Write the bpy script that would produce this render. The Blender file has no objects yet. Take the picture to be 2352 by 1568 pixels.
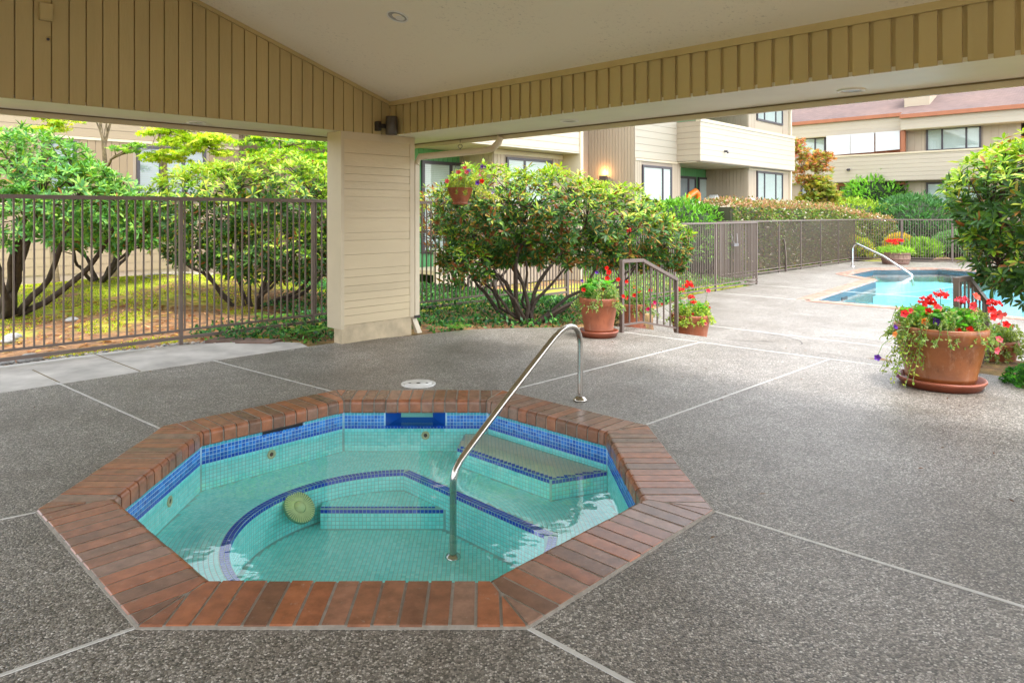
import bpy, bmesh, math, random
import numpy as np
from mathutils import Vector, Matrix, geometry, noise
random.seed(7); rng = np.random.default_rng(7)
S = bpy.context.scene
COL = S.collection
# ------------------------------------------------------------ camera, sky, sun, exposure
CX, YH, FF, HC = 1111.0, 491.0, 1618.0, 1.5      # measured principal point, horizon, focal length, eye height
cam = bpy.data.cameras.new('camera'); camo = bpy.data.objects.new('camera', cam); COL.objects.link(camo)
camo.location = (0, 0, HC); camo.rotation_euler = (math.radians(90), 0, 0)
cam.sensor_width = 36; cam.lens = FF / 2352 * 36
cam.shift_x = (1176 - CX) / 2352; cam.shift_y = -(784 - YH) / 2352
cam.clip_start = 0.05; cam.clip_end = 1500
S.camera = camo
SUN_EL, SUN_DIR = math.radians(72), Vector((0.75, -0.55, 0)).normalized()
W = bpy.data.worlds.new('World'); S.world = W; W.use_nodes = True
nt = W.node_tree; nt.nodes.clear()
sky = nt.nodes.new('ShaderNodeTexSky'); sky.sky_type = 'NISHITA'; sky.sun_disc = False
sky.sun_elevation = SUN_EL; sky.sun_rotation = math.atan2(SUN_DIR.x, SUN_DIR.y)
sky.air_density = 1.0; sky.dust_density = 2.0; sky.ozone_density = 1.0
hsv = nt.nodes.new('ShaderNodeHueSaturation'); hsv.inputs['Saturation'].default_value = 0.22
bg = nt.nodes.new('ShaderNodeBackground'); bg.inputs[1].default_value = 0.15
wo = nt.nodes.new('ShaderNodeOutputWorld')
nt.links.new(sky.outputs[0], hsv.inputs['Color']); nt.links.new(hsv.outputs[0], bg.inputs[0]); nt.links.new(bg.outputs[0], wo.inputs[0])
sl = bpy.data.lights.new('sun', 'SUN'); sl.energy = .6; sl.angle = math.radians(14); sl.color = (1, .96, .9)
so = bpy.data.objects.new('sun', sl); COL.objects.link(so)
sd = Vector((SUN_DIR.x * math.cos(SUN_EL), SUN_DIR.y * math.cos(SUN_EL), math.sin(SUN_EL)))
so.rotation_euler = sd.to_track_quat('Z', 'Y').to_euler(); so.location = (0, 0, 30)
S.view_settings.view_transform = 'Standard'; S.view_settings.look = 'None'
S.view_settings.exposure = 2.5; S.view_settings.gamma = 1; S.view_settings.use_curve_mapping = False
S.cycles.use_denoising = True
S.cycles.max_bounces = 14; S.cycles.diffuse_bounces = 8; S.cycles.glossy_bounces = 4
S.cycles.transparent_max_bounces = 24; S.cycles.transmission_bounces = 4
S.cycles.caustics_reflective = False; S.cycles.caustics_refractive = False
S.cycles.sample_clamp_indirect = 6

R2 = math.sqrt(.5)
U = Vector((R2, R2, 0)); V = Vector((R2, -R2, 0)); Z = Vector((0, 0, 1))
def at(x, y, z=0.0):
    Y = FF * (HC - z) / (y - YH); return Vector(((x - CX) / FF * Y, Y, z))
# ------------------------------------------------------------ materials
MATS = {}
def nodes(name):
    m = bpy.data.materials.new(name); m.use_nodes = True; t = m.node_tree; t.nodes.clear()
    o = t.nodes.new('ShaderNodeOutputMaterial'); p = t.nodes.new('ShaderNodeBsdfPrincipled')
    t.links.new(p.outputs[0], o.inputs[0]); MATS[name] = m
    return m, t, p, o
def N(t, kind, **kw):
    n = t.nodes.new('ShaderNode' + kind)
    for k, v in kw.items():
        if k in n.inputs: n.inputs[k].default_value = v
        else: setattr(n, k, v)
    return n
def L(t, a, b): t.links.new(a, b)
def ramp(t, fac, stops, interp='LINEAR'):
    r = t.nodes.new('ShaderNodeValToRGB'); r.color_ramp.interpolation = interp
    e = r.color_ramp.elements
    while len(e) < len(stops): e.new(.5)
    for k, (p, c) in enumerate(stops): e[k].position = p; e[k].color = (*c, 1)
    L(t, fac, r.inputs[0]); return r.outputs[0]
def mixc(t, fac, a, b, mode='MIX'):
    m = t.nodes.new('ShaderNodeMix'); m.data_type = 'RGBA'; m.blend_type = mode
    for s, v in ((m.inputs[0], fac), (m.inputs[6], a), (m.inputs[7], b)):
        if isinstance(v, (int, float)): s.default_value = v
        elif isinstance(v, tuple): s.default_value = (*v, 1)
        else: L(t, v, s)
    return m.outputs[2]
def bump(t, p, h, strength=.3, dist=.01):
    b = N(t, 'Bump'); b.inputs['Strength'].default_value = strength; b.inputs['Distance'].default_value = dist
    L(t, h, b.inputs['Height']); L(t, b.outputs[0], p.inputs['Normal']); return b
def wpos(t, scale=(1, 1, 1)):
    g = N(t, 'NewGeometry'); m = N(t, 'Mapping'); m.inputs['Scale'].default_value = scale
    L(t, g.outputs['Position'], m.inputs['Vector']); return m.outputs[0]
def noi(t, vec, scale, detail=4, rough=.55):
    n = N(t, 'TexNoise'); n.inputs['Scale'].default_value = scale; n.inputs['Detail'].default_value = detail
    n.inputs['Roughness'].default_value = rough
    if vec: L(t, vec, n.inputs['Vector'])
    return n.outputs['Fac']
def simple(name, col, rough=.6, var=.12, nscale=6, bstr=.15, bscale=60, metal=0, bdist=.004, objvar=0, stretch=(1, 1, 1), spec=.5):
    m, t, p, o = nodes(name)
    v = wpos(t, stretch); n = noi(t, v, nscale, 5)
    dark = tuple(c * (1 - var) for c in col); lite = tuple(min(1, c * (1 + var)) for c in col)
    c = ramp(t, n, [(.3, dark), (.7, lite)])
    if objvar:
        oi = N(t, 'ObjectInfo'); mr = N(t, 'MapRange'); mr.inputs[3].default_value = 1 - objvar; mr.inputs[4].default_value = 1 + objvar
        L(t, oi.outputs['Random'], mr.inputs[0]); h = N(t, 'HueSaturation'); L(t, mr.outputs[0], h.inputs['Value']); L(t, c, h.inputs['Color']); c = h.outputs[0]
    L(t, c, p.inputs['Base Color']); p.inputs['Roughness'].default_value = rough; p.inputs['Metallic'].default_value = metal
    p.inputs['Specular IOR Level'].default_value = spec
    if bstr: bump(t, p, noi(t, v, bscale, 4), bstr, bdist)
    return m
paint_tan = simple('tan_siding_paint', (.48, .385, .185), .55, .07, 2.5, .5, 26, bdist=.006, objvar=.05, stretch=(1, 1, .18))
paint_cream = simple('cream_siding_paint', (.60, .50, .33), .5, .06, 3, .5, 40, bdist=.004, objvar=.045, stretch=(.25, .25, 1))
trim_cream = simple('cream_trim_paint', (.58, .50, .36), .5, .05, 3, .2, 30, bdist=.004)
soffit_m = simple('soffit_paint', (.76, .74, .62), .45, .05, 2, .25, 40, bdist=.003)
fascia_m = simple('fascia_paint', (.62, .56, .42), .5, .06, 3, .2, 30)
dark_gap = simple('dark_gap_brown', (.17, .13, .065), .8, .1, 5, .1)  # dark brown of the drip gap strips and walk joints
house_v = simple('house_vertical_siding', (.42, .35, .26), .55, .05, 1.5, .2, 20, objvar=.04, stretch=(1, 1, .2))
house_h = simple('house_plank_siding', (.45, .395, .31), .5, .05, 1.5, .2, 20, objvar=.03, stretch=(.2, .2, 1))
left_v = simple('left_house_boards_shaded', (.27, .20, .125), .6, .05, 1.5, .2, 20, objvar=.04, stretch=(1, 1, .2))  # darker than the other houses: shade of the trees put into the colour
left_h = simple('left_house_planks_shaded', (.33, .26, .175), .6, .05, 1.5, .2, 20, objvar=.03, stretch=(.2, .2, 1))  # planks likewise darkened to carry the tree shade
house_w = simple('house_plain_wall', (.33, .27, .21), .6, .05, 1, .1)
green_w = simple('green_siding', (.10, .33, .13), .5, .06, 2, .1, objvar=.05)
orange_w = simple('rust_trim', (.34, .12, .055), .5, .08, 3, .1)
frame_m = simple('dark_window_frame', (.045, .04, .05), .35, .05, 3, 0)
fence_m = simple('brown_fence_metal', (.14, .105, .09), .42, .08, 8, .1, 50, bdist=.001)
steel_m = simple('brushed_steel', (.50, .47, .42), .22, .12, 9, .12, 120, metal=1, bdist=.001)
steel_p = simple('pool_rail_steel', (.7, .72, .74), .25, .05, 9, 0, metal=1)
def terra(name, col, rough):
    m, t, p, o = nodes(name); v = wpos(t)
    c = ramp(t, noi(t, v, 7, 5), [(.3, tuple(x * .72 for x in col)), (.7, tuple(x * 1.15 for x in col))])
    c = mixc(t, ramp(t, noi(t, wpos(t, (1, 1, .35)), 11, 7, .75), [(.54, (0, 0, 0)), (.72, (.38, .38, .38))]), c, (.52, .36, .25))
    c = mixc(t, ramp(t, noi(t, wpos(t, (1, 1, .2)), 26, 4, .7), [(.60, (0, 0, 0)), (.70, (.55, .55, .55))]), c, tuple(x * .35 for x in col))
    L(t, c, p.inputs['Base Color']); p.inputs['Roughness'].default_value = rough; bump(t, p, noi(t, v, 60, 4), .2, .003); return m
terra_m = terra('terracotta', (.33, .095, .04), .5)
terra_d = simple('terracotta_saucer', (.30, .085, .045), .35, .12, 9, .1, 50, bdist=.002)
terra_o = terra('ochre_terracotta', (.26, .085, .025), .36)
soil_m = simple('potting_soil', (.06, .04, .025), .9, .3, 40, .6, 80)
black_m = simple('black_plastic', (.028, .026, .025), .45, .1, 9, .05)
white_m = simple('white_enamel', (.75, .75, .72), .35, .03, 5, 0)
lens_m = simple('light_lens', (.36, .37, .36), .25, .03, 5, 0)
lid_m = simple('white_plastic_lid', (.68, .68, .66), .35, .06, 20, .05)
wood_m = simple('barrel_wood', (.24, .15, .11), .75, .3, 8, .3, 40, stretch=(3, 3, .5))
hoop_m = simple('barrel_hoop', (.2, .1, .08), .5, .1, 8, 0)
orange_f = simple('orange_float', (.85, .20, .02), .3, .03, 3, 0)
chair_m = simple('patterned_cushion', (.5, .5, .47), .8, .5, 30, 0)
pipe_m = simple('cream_downspout', (.66, .58, .44), .35, .04, 4, .05)
bark_m = simple('rhododendron_bark', (.05, .034, .024), .85, .4, 18, .7, 60, bdist=.01)
bark_l = simple('maple_bark', (.20, .15, .09), .8, .45, 14, .6, 50, bdist=.01)
root_m = simple('bleached_roots', (.50, .44, .34), .8, .2, 14, .4, 50)
stone_m = simple('river_pebbles', (.30, .30, .29), .6, .5, 14, .2, 50)
flag_m = simple('flagstone', (.17, .11, .085), .75, .3, 8, .3, 30)
conc_m = simple('footing_concrete', (.52, .43, .29), .8, .22, 5, .5, 40, bdist=.006)
slab_m = simple('pale_concrete', (.42, .40, .37), .6, .26, 3, .3, 70, bdist=.004)
path_m = simple('far_path_concrete', (.5, .48, .45), .7, .08, 3, .1, 50)
joint_m = simple('joint_strip', (.50, .49, .46), .6, .12, 20, .1)
mortar_m = simple('mortar', (.25, .225, .19), .85, .18, 40, .5, 150, bdist=.002)
grout_m = simple('tile_grout', (.30, .52, .50), .6, .08, 20, 0)
grout_b = simple('band_grout', (.35, .55, .72), .6, .08, 20, 0)
fit_m = simple('jet_fitting', (.55, .52, .30), .4, .1, 20, 0)
drain_m = simple('drain_cover', (.58, .66, .32), .5, .1, 20, .1)
dark_m = simple('skimmer_dark', (.01, .012, .016), .6, .05, 3, 0)
door_m = simple('skimmer_door', (.16, .48, .40), .4, .05, 3, 0)
blind_m = simple('window_blind', (.60, .68, .64), .6, .06, 2, 0)
blind_d = simple('grey_window_blind', (.30, .34, .36), .6, .06, 2, 0)
shade_m = simple('white_bamboo_shade', (.55, .56, .58), .6, .05, 6, .4, 8, stretch=(.3, .3, 12))
mask_m = simple('chrome_sconce', (.1, .08, .07), .5, .05, 5, 0)

def aggregate():
    m, t, p, o = nodes('exposed_aggregate')
    v = wpos(t, (1, 1, 1))
    vo = N(t, 'TexVoronoi'); vo.inputs['Scale'].default_value = 125; L(t, v, vo.inputs['Vector'])
    v2 = N(t, 'TexVoronoi', feature='DISTANCE_TO_EDGE'); v2.inputs['Scale'].default_value = 125; L(t, v, v2.inputs['Vector'])
    sx = N(t, 'SeparateColor'); L(t, vo.outputs['Color'], sx.inputs[0])
    peb = ramp(t, sx.outputs[0], [(0, (.042, .038, .033)), (.22, (.115, .106, .093)), (.45, (.21, .193, .168)), (.7, (.34, .315, .275)), (.9, (.47, .445, .405)), (1, (.66, .64, .60))])
    edge = ramp(t, v2.outputs[0], [(.02, (0, 0, 0)), (.12, (1, 1, 1))])
    c = mixc(t, edge, (.12, .112, .10), peb)
    big = ramp(t, noi(t, v, 1.1, 5), [(.3, (.70, .67, .63)), (.7, (1.15, 1.15, 1.16))])
    c = mixc(t, 1.0, c, big, 'MULTIPLY')
    st = ramp(t, noi(t, v, 5.0, 6, .7), [(.35, (.82, .80, .78)), (.6, (1.05, 1.05, 1.05))])
    c = mixc(t, 1.0, c, st, 'MULTIPLY')
    L(t, c, p.inputs['Base Color']); p.inputs['Roughness'].default_value = .42
    inv = N(t, 'Math', operation='SUBTRACT'); inv.inputs[0].default_value = 1; L(t, vo.outputs['Distance'], inv.inputs[1])
    bump(t, p, inv.outputs[0], .55, .004); return m
agg_m = aggregate()
def ceiling_mat():
    m, t, p, o = nodes('stucco_ceiling')
    v = wpos(t)
    n1 = noi(t, v, 1.1, 3); n2 = noi(t, wpos(t, (1, 1, 1)), 30, 6, .75)
    mask = ramp(t, n1, [(.42, (0, 0, 0)), (.58, (1, 1, 1))])
    sc = ramp(t, n2, [(.34, (.60, .555, .45)), (.44, (.86, .80, .65))])
    c = mixc(t, mask, (.86, .80, .65), sc)
    L(t, c, p.inputs['Base Color']); p.inputs['Roughness'].default_value = .8
    bump(t, p, n2, .35, .012); return m
ceil_m = ceiling_mat()
def brick_mat(name, stops):
    m, t, p, o = nodes(name)
    oi = N(t, 'ObjectInfo'); v = wpos(t)
    c = ramp(t, oi.outputs['Random'], stops)
    n = noi(t, v, 14, 6, .65)
    c = mixc(t, 1.0, c, ramp(t, n, [(.3, (.62, .60, .58)), (.65, (1.15, 1.1, 1.05))]), 'MULTIPLY')
    ef = ramp(t, noi(t, v, 26, 5, .8), [(.60, (0, 0, 0)), (.76, (.55, .55, .55))])
    c = mixc(t, ef, c, (.42, .36, .31))
    L(t, c, p.inputs['Base Color']); p.inputs['Roughness'].default_value = .27
    bump(t, p, n, .3, .004); return m
brick_m = brick_mat('paver_brick', [(0, (.17, .10, .07)), (.25, (.28, .115, .065)), (.5, (.36, .135, .065)), (.7, (.22, .125, .085)), (.85, (.30, .15, .10)), (1, (.26, .17, .13))])
pbrick_m = brick_mat('pool_brick', [(0, (.42, .22, .17)), (.5, (.52, .28, .22)), (1, (.48, .30, .25))])
def tile_mat(name, cols, rough=.12):
    m, t, p, o = nodes(name)
    g = N(t, 'Attribute', attribute_name='tint')
    c = ramp(t, g.outputs['Fac'], [(i / max(1, len(cols) - 1), c) for i, c in enumerate(cols)])
    L(t, c, p.inputs['Base Color']); p.inputs['Roughness'].default_value = rough; return m
tile_blue = tile_mat('blue_glazed_tile', [(.01, .09, .42), (.02, .17, .60), (.04, .26, .72)])
tile_navy = tile_mat('navy_glazed_tile', [(.008, .05, .45), (.012, .09, .62)])
tile_aqua = tile_mat('aqua_glazed_tile', [(.24, .86, .84), (.31, .92, .90), (.40, .96, .94)], .25)
tile_cream = tile_mat('cream_step_tile', [(.55, .60, .46), (.62, .66, .52)], .3)
tile_mos = tile_mat('waterline_cyan_tile', [(.03, .30, .42), (.05, .42, .52)])
def schlick(t, f0, normal=None):
    lw = N(t, 'LayerWeight'); lw.inputs['Blend'].default_value = .5
    pw = N(t, 'Math', operation='POWER'); L(t, lw.outputs['Facing'], pw.inputs[0]); pw.inputs[1].default_value = 5
    mr = N(t, 'MapRange'); mr.inputs[3].default_value = f0; mr.inputs[4].default_value = 1; L(t, pw.outputs[0], mr.inputs[0])
    if normal: L(t, normal, lw.inputs['Normal'])
    return mr.outputs[0]
def water_mat(name, tint, ripple, scale, strength=.05):
    m, t, p, o = nodes(name); t.nodes.remove(p)
    tr = N(t, 'BsdfTransparent'); tr.inputs[0].default_value = (*tint, 1)
    gl = N(t, 'BsdfGlossy'); gl.inputs['Roughness'].default_value = .0
    mx = N(t, 'MixShader'); L(t, tr.outputs[0], mx.inputs[1]); L(t, gl.outputs[0], mx.inputs[2]); L(t, mx.outputs[0], o.inputs[0])
    b = N(t, 'Bump'); b.inputs['Strength'].default_value = strength; b.inputs['Distance'].default_value = ripple
    L(t, noi(t, wpos(t), scale, 3), b.inputs['Height'])
    L(t, b.outputs[0], gl.inputs['Normal']); L(t, schlick(t, .06, b.outputs[0]), mx.inputs[0]); return m
spa_water = water_mat('spa_water', (.90, .998, .985), .06, 3.0, .06)
pool_water = water_mat('pool_water', (.70, .95, 1.0), .08, 4.0, .08)
pool_in = simple('pool_plaster', (.50, .80, .85), .5, .03, 2, 0)
pool_tile = simple('pool_tile_band', (.10, .28, .42), .3, .25, 60, 0)
def glass_mat():
    m, t, p, o = nodes('window_glass'); t.nodes.remove(p)
    tr = N(t, 'BsdfTransparent'); tr.inputs[0].default_value = (.88, .92, .92, 1)
    gl = N(t, 'BsdfGlossy'); gl.inputs['Roughness'].default_value = .02
    mx = N(t, 'MixShader'); L(t, schlick(t, .10), mx.inputs[0]); L(t, tr.outputs[0], mx.inputs[1]); L(t, gl.outputs[0], mx.inputs[2]); L(t, mx.outputs[0], o.inputs[0]); return m
glass_m = glass_mat()
def leaf_mat(name, rough=.38, trans=.35):
    m, t, p, o = nodes(name)
    g = N(t, 'Attribute', attribute_name='tint')
    v = wpos(t); n = ramp(t, noi(t, v, 25, 2), [(.3, (.8, .8, .8)), (.7, (1.15, 1.15, 1.15))])
    c = mixc(t, 1.0, g.outputs['Color'], n, 'MULTIPLY')
    L(t, c, p.inputs['Base Color']); p.inputs['Roughness'].default_value = rough
    p.inputs['Specular IOR Level'].default_value = .28
    tl = N(t, 'BsdfTranslucent'); c2 = mixc(t, 1.0, c, (1.25, 1.3, .5), 'MULTIPLY'); L(t, c2, tl.inputs[0])
    mx = N(t, 'MixShader'); mx.inputs[0].default_value = trans
    L(t, p.outputs[0], mx.inputs[1]); L(t, tl.outputs[0], mx.inputs[2]); L(t, mx.outputs[0], o.inputs[0]); return m
leaf_m = leaf_mat('glossy_leaf', .42, .30); thin_m = leaf_mat('thin_leaf', .55, .45); petal_m = leaf_mat('petal', .6, .25)
def ground_mat():
    m, t, p, o = nodes('mossy_ground')
    v = wpos(t); n1 = noi(t, v, 1.0, 6, .6); n2 = noi(t, v, 9, 6, .7); n3 = noi(t, v, 2.2, 4)
    moss = ramp(t, n2, [(.3, (.14, .18, .012)), (.5, (.32, .36, .02)), (.7, (.50, .46, .04))])
    soil = ramp(t, n2, [(.3, (.07, .045, .03)), (.5, (.22, .115, .05)), (.7, (.38, .20, .085))])
    c = mixc(t, ramp(t, n1, [(.44, (0, 0, 0)), (.56, (1, 1, 1))]), moss, soil)
    at_ = N(t, 'Attribute', attribute_name='soil')
    c = mixc(t, at_.outputs['Fac'], c, soil)
    L(t, c, p.inputs['Base Color']); p.inputs['Roughness'].default_value = .9
    bump(t, p, noi(t, v, 50, 5), .8, .02); return m
ground_m = ground_mat()
def roof_mat():
    m, t, p, o = nodes('shingle_roof')
    br = N(t, 'TexBrick'); g = N(t, 'NewGeometry'); mp = N(t, 'Mapping'); mp.inputs['Rotation'].default_value = (0, 0, math.radians(45))
    L(t, g.outputs['Position'], mp.inputs[0]); L(t, mp.outputs[0], br.inputs[0])
    br.inputs['Scale'].default_value = 2.2; br.inputs['Color1'].default_value = (.11, .075, .062, 1); br.inputs['Color2'].default_value = (.15, .10, .085, 1)
    br.inputs['Mortar'].default_value = (.09, .055, .055, 1); br.inputs['Mortar Size'].default_value = .03
    c = mixc(t, 1.0, br.outputs[0], ramp(t, noi(t, wpos(t), .5, 4), [(.3, (.8, .8, .85)), (.7, (1.2, 1.15, 1.1))]), 'MULTIPLY')
    L(t, c, p.inputs['Base Color']); p.inputs['Roughness'].default_value = .85; return m
roof_m = roof_mat()
# ------------------------------------------------------------ object helpers
BASE = {}
def empty(name, label, cat, loc=(0, 0, 0), group=None):
    o = bpy.data.objects.new(name, None); COL.objects.link(o); o.location = loc
    o['label'] = label; o['category'] = cat
    if group: o['group'] = group
    BASE[o.name] = Vector(loc); return o
def link(name, me, parent=None, loc=None):
    o = bpy.data.objects.new(name, me); COL.objects.link(o)
    if parent is not None: o.parent = parent
    if loc is not None: o.location = loc
    return o
class MB:
    def __init__(s): s.v = []; s.f = []; s.sm = []
    def add(s, vs, fs, smooth=False):
        b = len(s.v); s.v += [tuple(v) for v in vs]; s.f += [tuple(i + b for i in f) for f in fs]; s.sm += [smooth] * len(fs)
    def fbox(s, O, A, B, C, a, b, c):           # box in a frame: ranges a along A, b along B, c along C
        O = Vector(O); vs = [O + A * x + B * y + C * z for z in c for y in b for x in a]
        s.add(vs, [(0, 2, 3, 1), (4, 5, 7, 6), (0, 1, 5, 4), (2, 6, 7, 3), (0, 4, 6, 2), (1, 3, 7, 5)])
    def box(s, x, y, z): s.fbox((0, 0, 0), Vector((1, 0, 0)), Vector((0, 1, 0)), Z, x, y, z)
    def tube(s, pts, r, seg=8, cap=True):
        pts = [Vector(p) for p in pts]; n = len(pts)
        rs = r if hasattr(r, '__len__') else [r] * n
        up = Vector((.13, .31, .94)); vs = []; prev = None
        for i, p in enumerate(pts):
            d = (pts[min(i + 1, n - 1)] - pts[max(i - 1, 0)]).normalized()
            a = prev - d * prev.dot(d) if prev is not None else d.cross(up)
            if a.length < 1e-4: a = d.cross(Vector((1, 0, 0)))
            a.normalize(); prev = a; b = d.cross(a)
            for k in range(seg):
                w = 2 * math.pi * k / seg; vs.append(p + (a * math.cos(w) + b * math.sin(w)) * rs[i])
        fs = [(i * seg + k, i * seg + (k + 1) % seg, (i + 1) * seg + (k + 1) % seg, (i + 1) * seg + k) for i in range(n - 1) for k in range(seg)]
        s.add(vs, fs, True)
        if cap:
            s.add(vs[:seg], [tuple(range(seg))[::-1]]); s.add(vs[-seg:], [tuple(range(seg))])
    def lathe(s, prof, seg=32, M=None, smooth=True):
        M = M or Matrix(); vs = []
        for r, z in prof:
            for k in range(seg):
                w = 2 * math.pi * k / seg; vs.append(M @ Vector((r * math.cos(w), r * math.sin(w), z)))
        fs = [(i * seg + k, i * seg + (k + 1) % seg, (i + 1) * seg + (k + 1) % seg, (i + 1) * seg + k) for i in range(len(prof) - 1) for k in range(seg)]
        s.add(vs, fs, smooth)
    def disc(s, r, z, seg=32, M=None):
        M = M or Matrix(); s.add([M @ Vector((r * math.cos(2 * math.pi * k / seg), r * math.sin(2 * math.pi * k / seg), z)) for k in range(seg)], [tuple(range(seg))])
    def slab(s, loops, z0, z1, top=True, sides=True, bottom=False):     # loops: outer then holes, 2D
        tri = geometry.tessellate_polygon([[Vector((p[0], p[1], 0)) for p in lp] for lp in loops])
        flat = [p for lp in loops for p in lp]
        def up(t):
            a, b, c = [flat[i] for i in t]
            return t if (b[0] - a[0]) * (c[1] - a[1]) - (b[1] - a[1]) * (c[0] - a[0]) > 0 else t[::-1]
        if top: s.add([(p[0], p[1], z1) for p in flat], [up(tuple(t)) for t in tri])
        if bottom: s.add([(p[0], p[1], z0) for p in flat], [up(tuple(t))[::-1] for t in tri])
        if sides:
            for lp in loops:
                n = len(lp); s.add([(p[0], p[1], z0) for p in lp] + [(p[0], p[1], z1) for p in lp], [(i, (i + 1) % n, n + (i + 1) % n, n + i) for i in range(n)])
    def mesh(s, name, mats, org=Vector((0, 0, 0))):
        me = bpy.data.meshes.new(name); me.from_pydata([(v[0] - org.x, v[1] - org.y, v[2] - org.z) for v in s.v], [], s.f)
        me.polygons.foreach_set('use_smooth', s.sm)
        for m in (mats if isinstance(mats, (list, tuple)) else [mats]): me.materials.append(m)
        me.update(); return me
    def build(s, name, mat, parent=None, label=None, cat=None, kind=None, group=None, bevel=0):
        root = parent
        while root is not None and root.parent is not None: root = root.parent
        org = BASE.get(root.name, Vector((0, 0, 0))) if root is not None else Vector((0, 0, 0))
        o = link(name, s.mesh(name, mat, org), parent)
        if label: o['label'] = label
        if cat: o['category'] = cat
        if kind: o['kind'] = kind
        if group: o['group'] = group
        if bevel:
            b = o.modifiers.new('bevel', 'BEVEL'); b.width = bevel; b.segments = 2; b.limit_method = 'ANGLE'
        return o
def rot_to(d, roll=0):
    return d.to_track_quat('Z', 'Y').to_matrix().to_4x4() @ Matrix.Rotation(roll, 4, 'Z')
# scatter many copies of a small triangle template into one mesh
def frames(dirs, nrm):
    d = dirs / (np.linalg.norm(dirs, axis=1, keepdims=True) + 1e-9)
    n = nrm - d * (nrm * d).sum(1, keepdims=True); n /= (np.linalg.norm(n, axis=1, keepdims=True) + 1e-9)
    return np.stack([d, np.cross(n, d), n], axis=2)      # columns: along, across, up
def scatter(name, tv, tf, pos, fr, scale, tint, mat):
    tv = np.asarray(tv, float); tf = np.asarray(tf, int); n = len(pos); k = len(tv)
    sc = np.asarray(scale, float); sc = sc.reshape(n, 1, -1) if sc.ndim > 1 else sc.reshape(n, 1, 1)
    loc = tv[None] * sc
    w = np.einsum('nij,nkj->nki', fr, loc) + pos[:, None, :]
    faces = (tf[None] + (np.arange(n) * k)[:, None, None]).reshape(-1, 3)
    me = bpy.data.meshes.new(name); me.vertices.add(n * k); me.vertices.foreach_set('co', w.reshape(-1))
    me.loops.add(faces.size); me.loops.foreach_set('vertex_index', faces.reshape(-1).astype(np.int32))
    me.polygons.add(len(faces)); me.polygons.foreach_set('loop_start', np.arange(0, faces.size, 3, dtype=np.int32))
    me.polygons.foreach_set('use_smooth', np.ones(len(faces), bool))
    ca = me.color_attributes.new('tint', 'FLOAT_COLOR', 'POINT')
    t4 = np.ones((n, k, 4)); t4[:, :, :3] = np.asarray(tint)[:, None, :]
    ca.data.foreach_set('color', t4.reshape(-1)); me.materials.append(mat); me.update(); me.validate(); return me
LEAF_V = [(0, 0, 0), (.30, .105, .03), (.32, 0, -.01), (.30, -.105, .03), (.66, .13, .02), (.68, 0, -.03), (.66, -.13, .02), (1, 0, -.07)]
LEAF_F = [(0, 2, 1), (0, 3, 2), (1, 2, 5), (1, 5, 4), (2, 3, 6), (2, 6, 5), (4, 5, 7), (5, 6, 7)]
SM_V = [(0, 0, 0), (.5, .25, .06), (.5, -.25, .06), (1, 0, 0)]; SM_F = [(0, 2, 1), (1, 2, 3)]
def star():
    v = [(0, 0, 0)]; f = []
    for i in range(5):
        a = math.radians(-100 + 50 * i); L_ = (1, .85, .7)[abs(i - 2)] if True else 1
        v += [(.42 * math.cos(a - .42), .42 * math.sin(a - .42), .02), (L_ * math.cos(a), L_ * math.sin(a), -.06)]
    v += [(.42 * math.cos(math.radians(100) + .42), .42 * math.sin(math.radians(100) + .42), .02)]
    for i in range(5): f += [(0, 1 + 2 * i, 2 + 2 * i), (0, 2 + 2 * i, 3 + 2 * i)]
    return v, f
STAR_V, STAR_F = star()
def pal(n, cols, w=None, jit=.18):
    c = np.array(cols)[rng.choice(len(cols), n, p=w)]; return np.clip(c * (1 + rng.normal(0, jit, (n, 1))), .004, 1)
# ------------------------------------------------------------ ground, decks
def sstep(a, b, x):
    t = min(1, max(0, (x - a) / (b - a))); return t * t * (3 - 2 * t)
def gh(x, y):
    s = x + y; d = y - x
    z = -.035 - .40 * sstep(12.3, 17.5, s)
    left = sstep(11.8, 14.0, d) * (1 - sstep(8, 13, s))
    z += left * .42 * math.exp(-((x + 5.6) ** 2) / 11 - ((y - 12.6) ** 2) / 5)
    z += .03 * noise.noise(Vector((x * .7, y * .7, 0))) * sstep(11.6, 12.4, d)
    return z
SPC = Vector((-.547, 4.254, 0))
def octo(ap, c=SPC):
    R = ap / math.cos(math.pi / 8); return [(c.x + R * math.cos(math.pi / 8 + k * math.pi / 4), c.y + R * math.sin(math.pi / 8 + k * math.pi / 4)) for k in range(8)]
AP_O, AP_I = 1.703, 1.374
upper = [(-7.7, 2.25), (-3.3, 6.65), (-1.98, 7.97), (-1.62, 8.3), (-.82, 8.72), (-.466, 8.97), (-.16, 9.15), (.46, 9.27), (1.2, 9.32), (1.75, 9.42), (1.96, 9.34), (4.78, 6.52), (4.62, 6.1), (4.72, 5.5), (4.60, 4.6), (4.4, 3.6), (6.5, -2.5), (3, -8), (-9, -6)]
lower = [(1.75, 9.5), (2.35, 11.0), (3.0, 13.4), (5.1, 16.75), (7.35, 18.95), (6.0, 20.3), (6.7, 21.0), (14.8, 28.3), (18.1, 27.9), (30, 26.6), (30, 0), (9, 4.5), (6.4, 6.9), (5.6, 7.6), (4.75, 6.6)]
def inside(p, poly):
    c = False; n = len(poly)
    for i in range(n):
        a, b = poly[i], poly[i - 1]
        if (a[1] > p[1]) != (b[1] > p[1]) and p[0] < (b[0] - a[0]) * (p[1] - a[1]) / (b[1] - a[1]) + a[0]: c = not c
    return c
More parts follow.
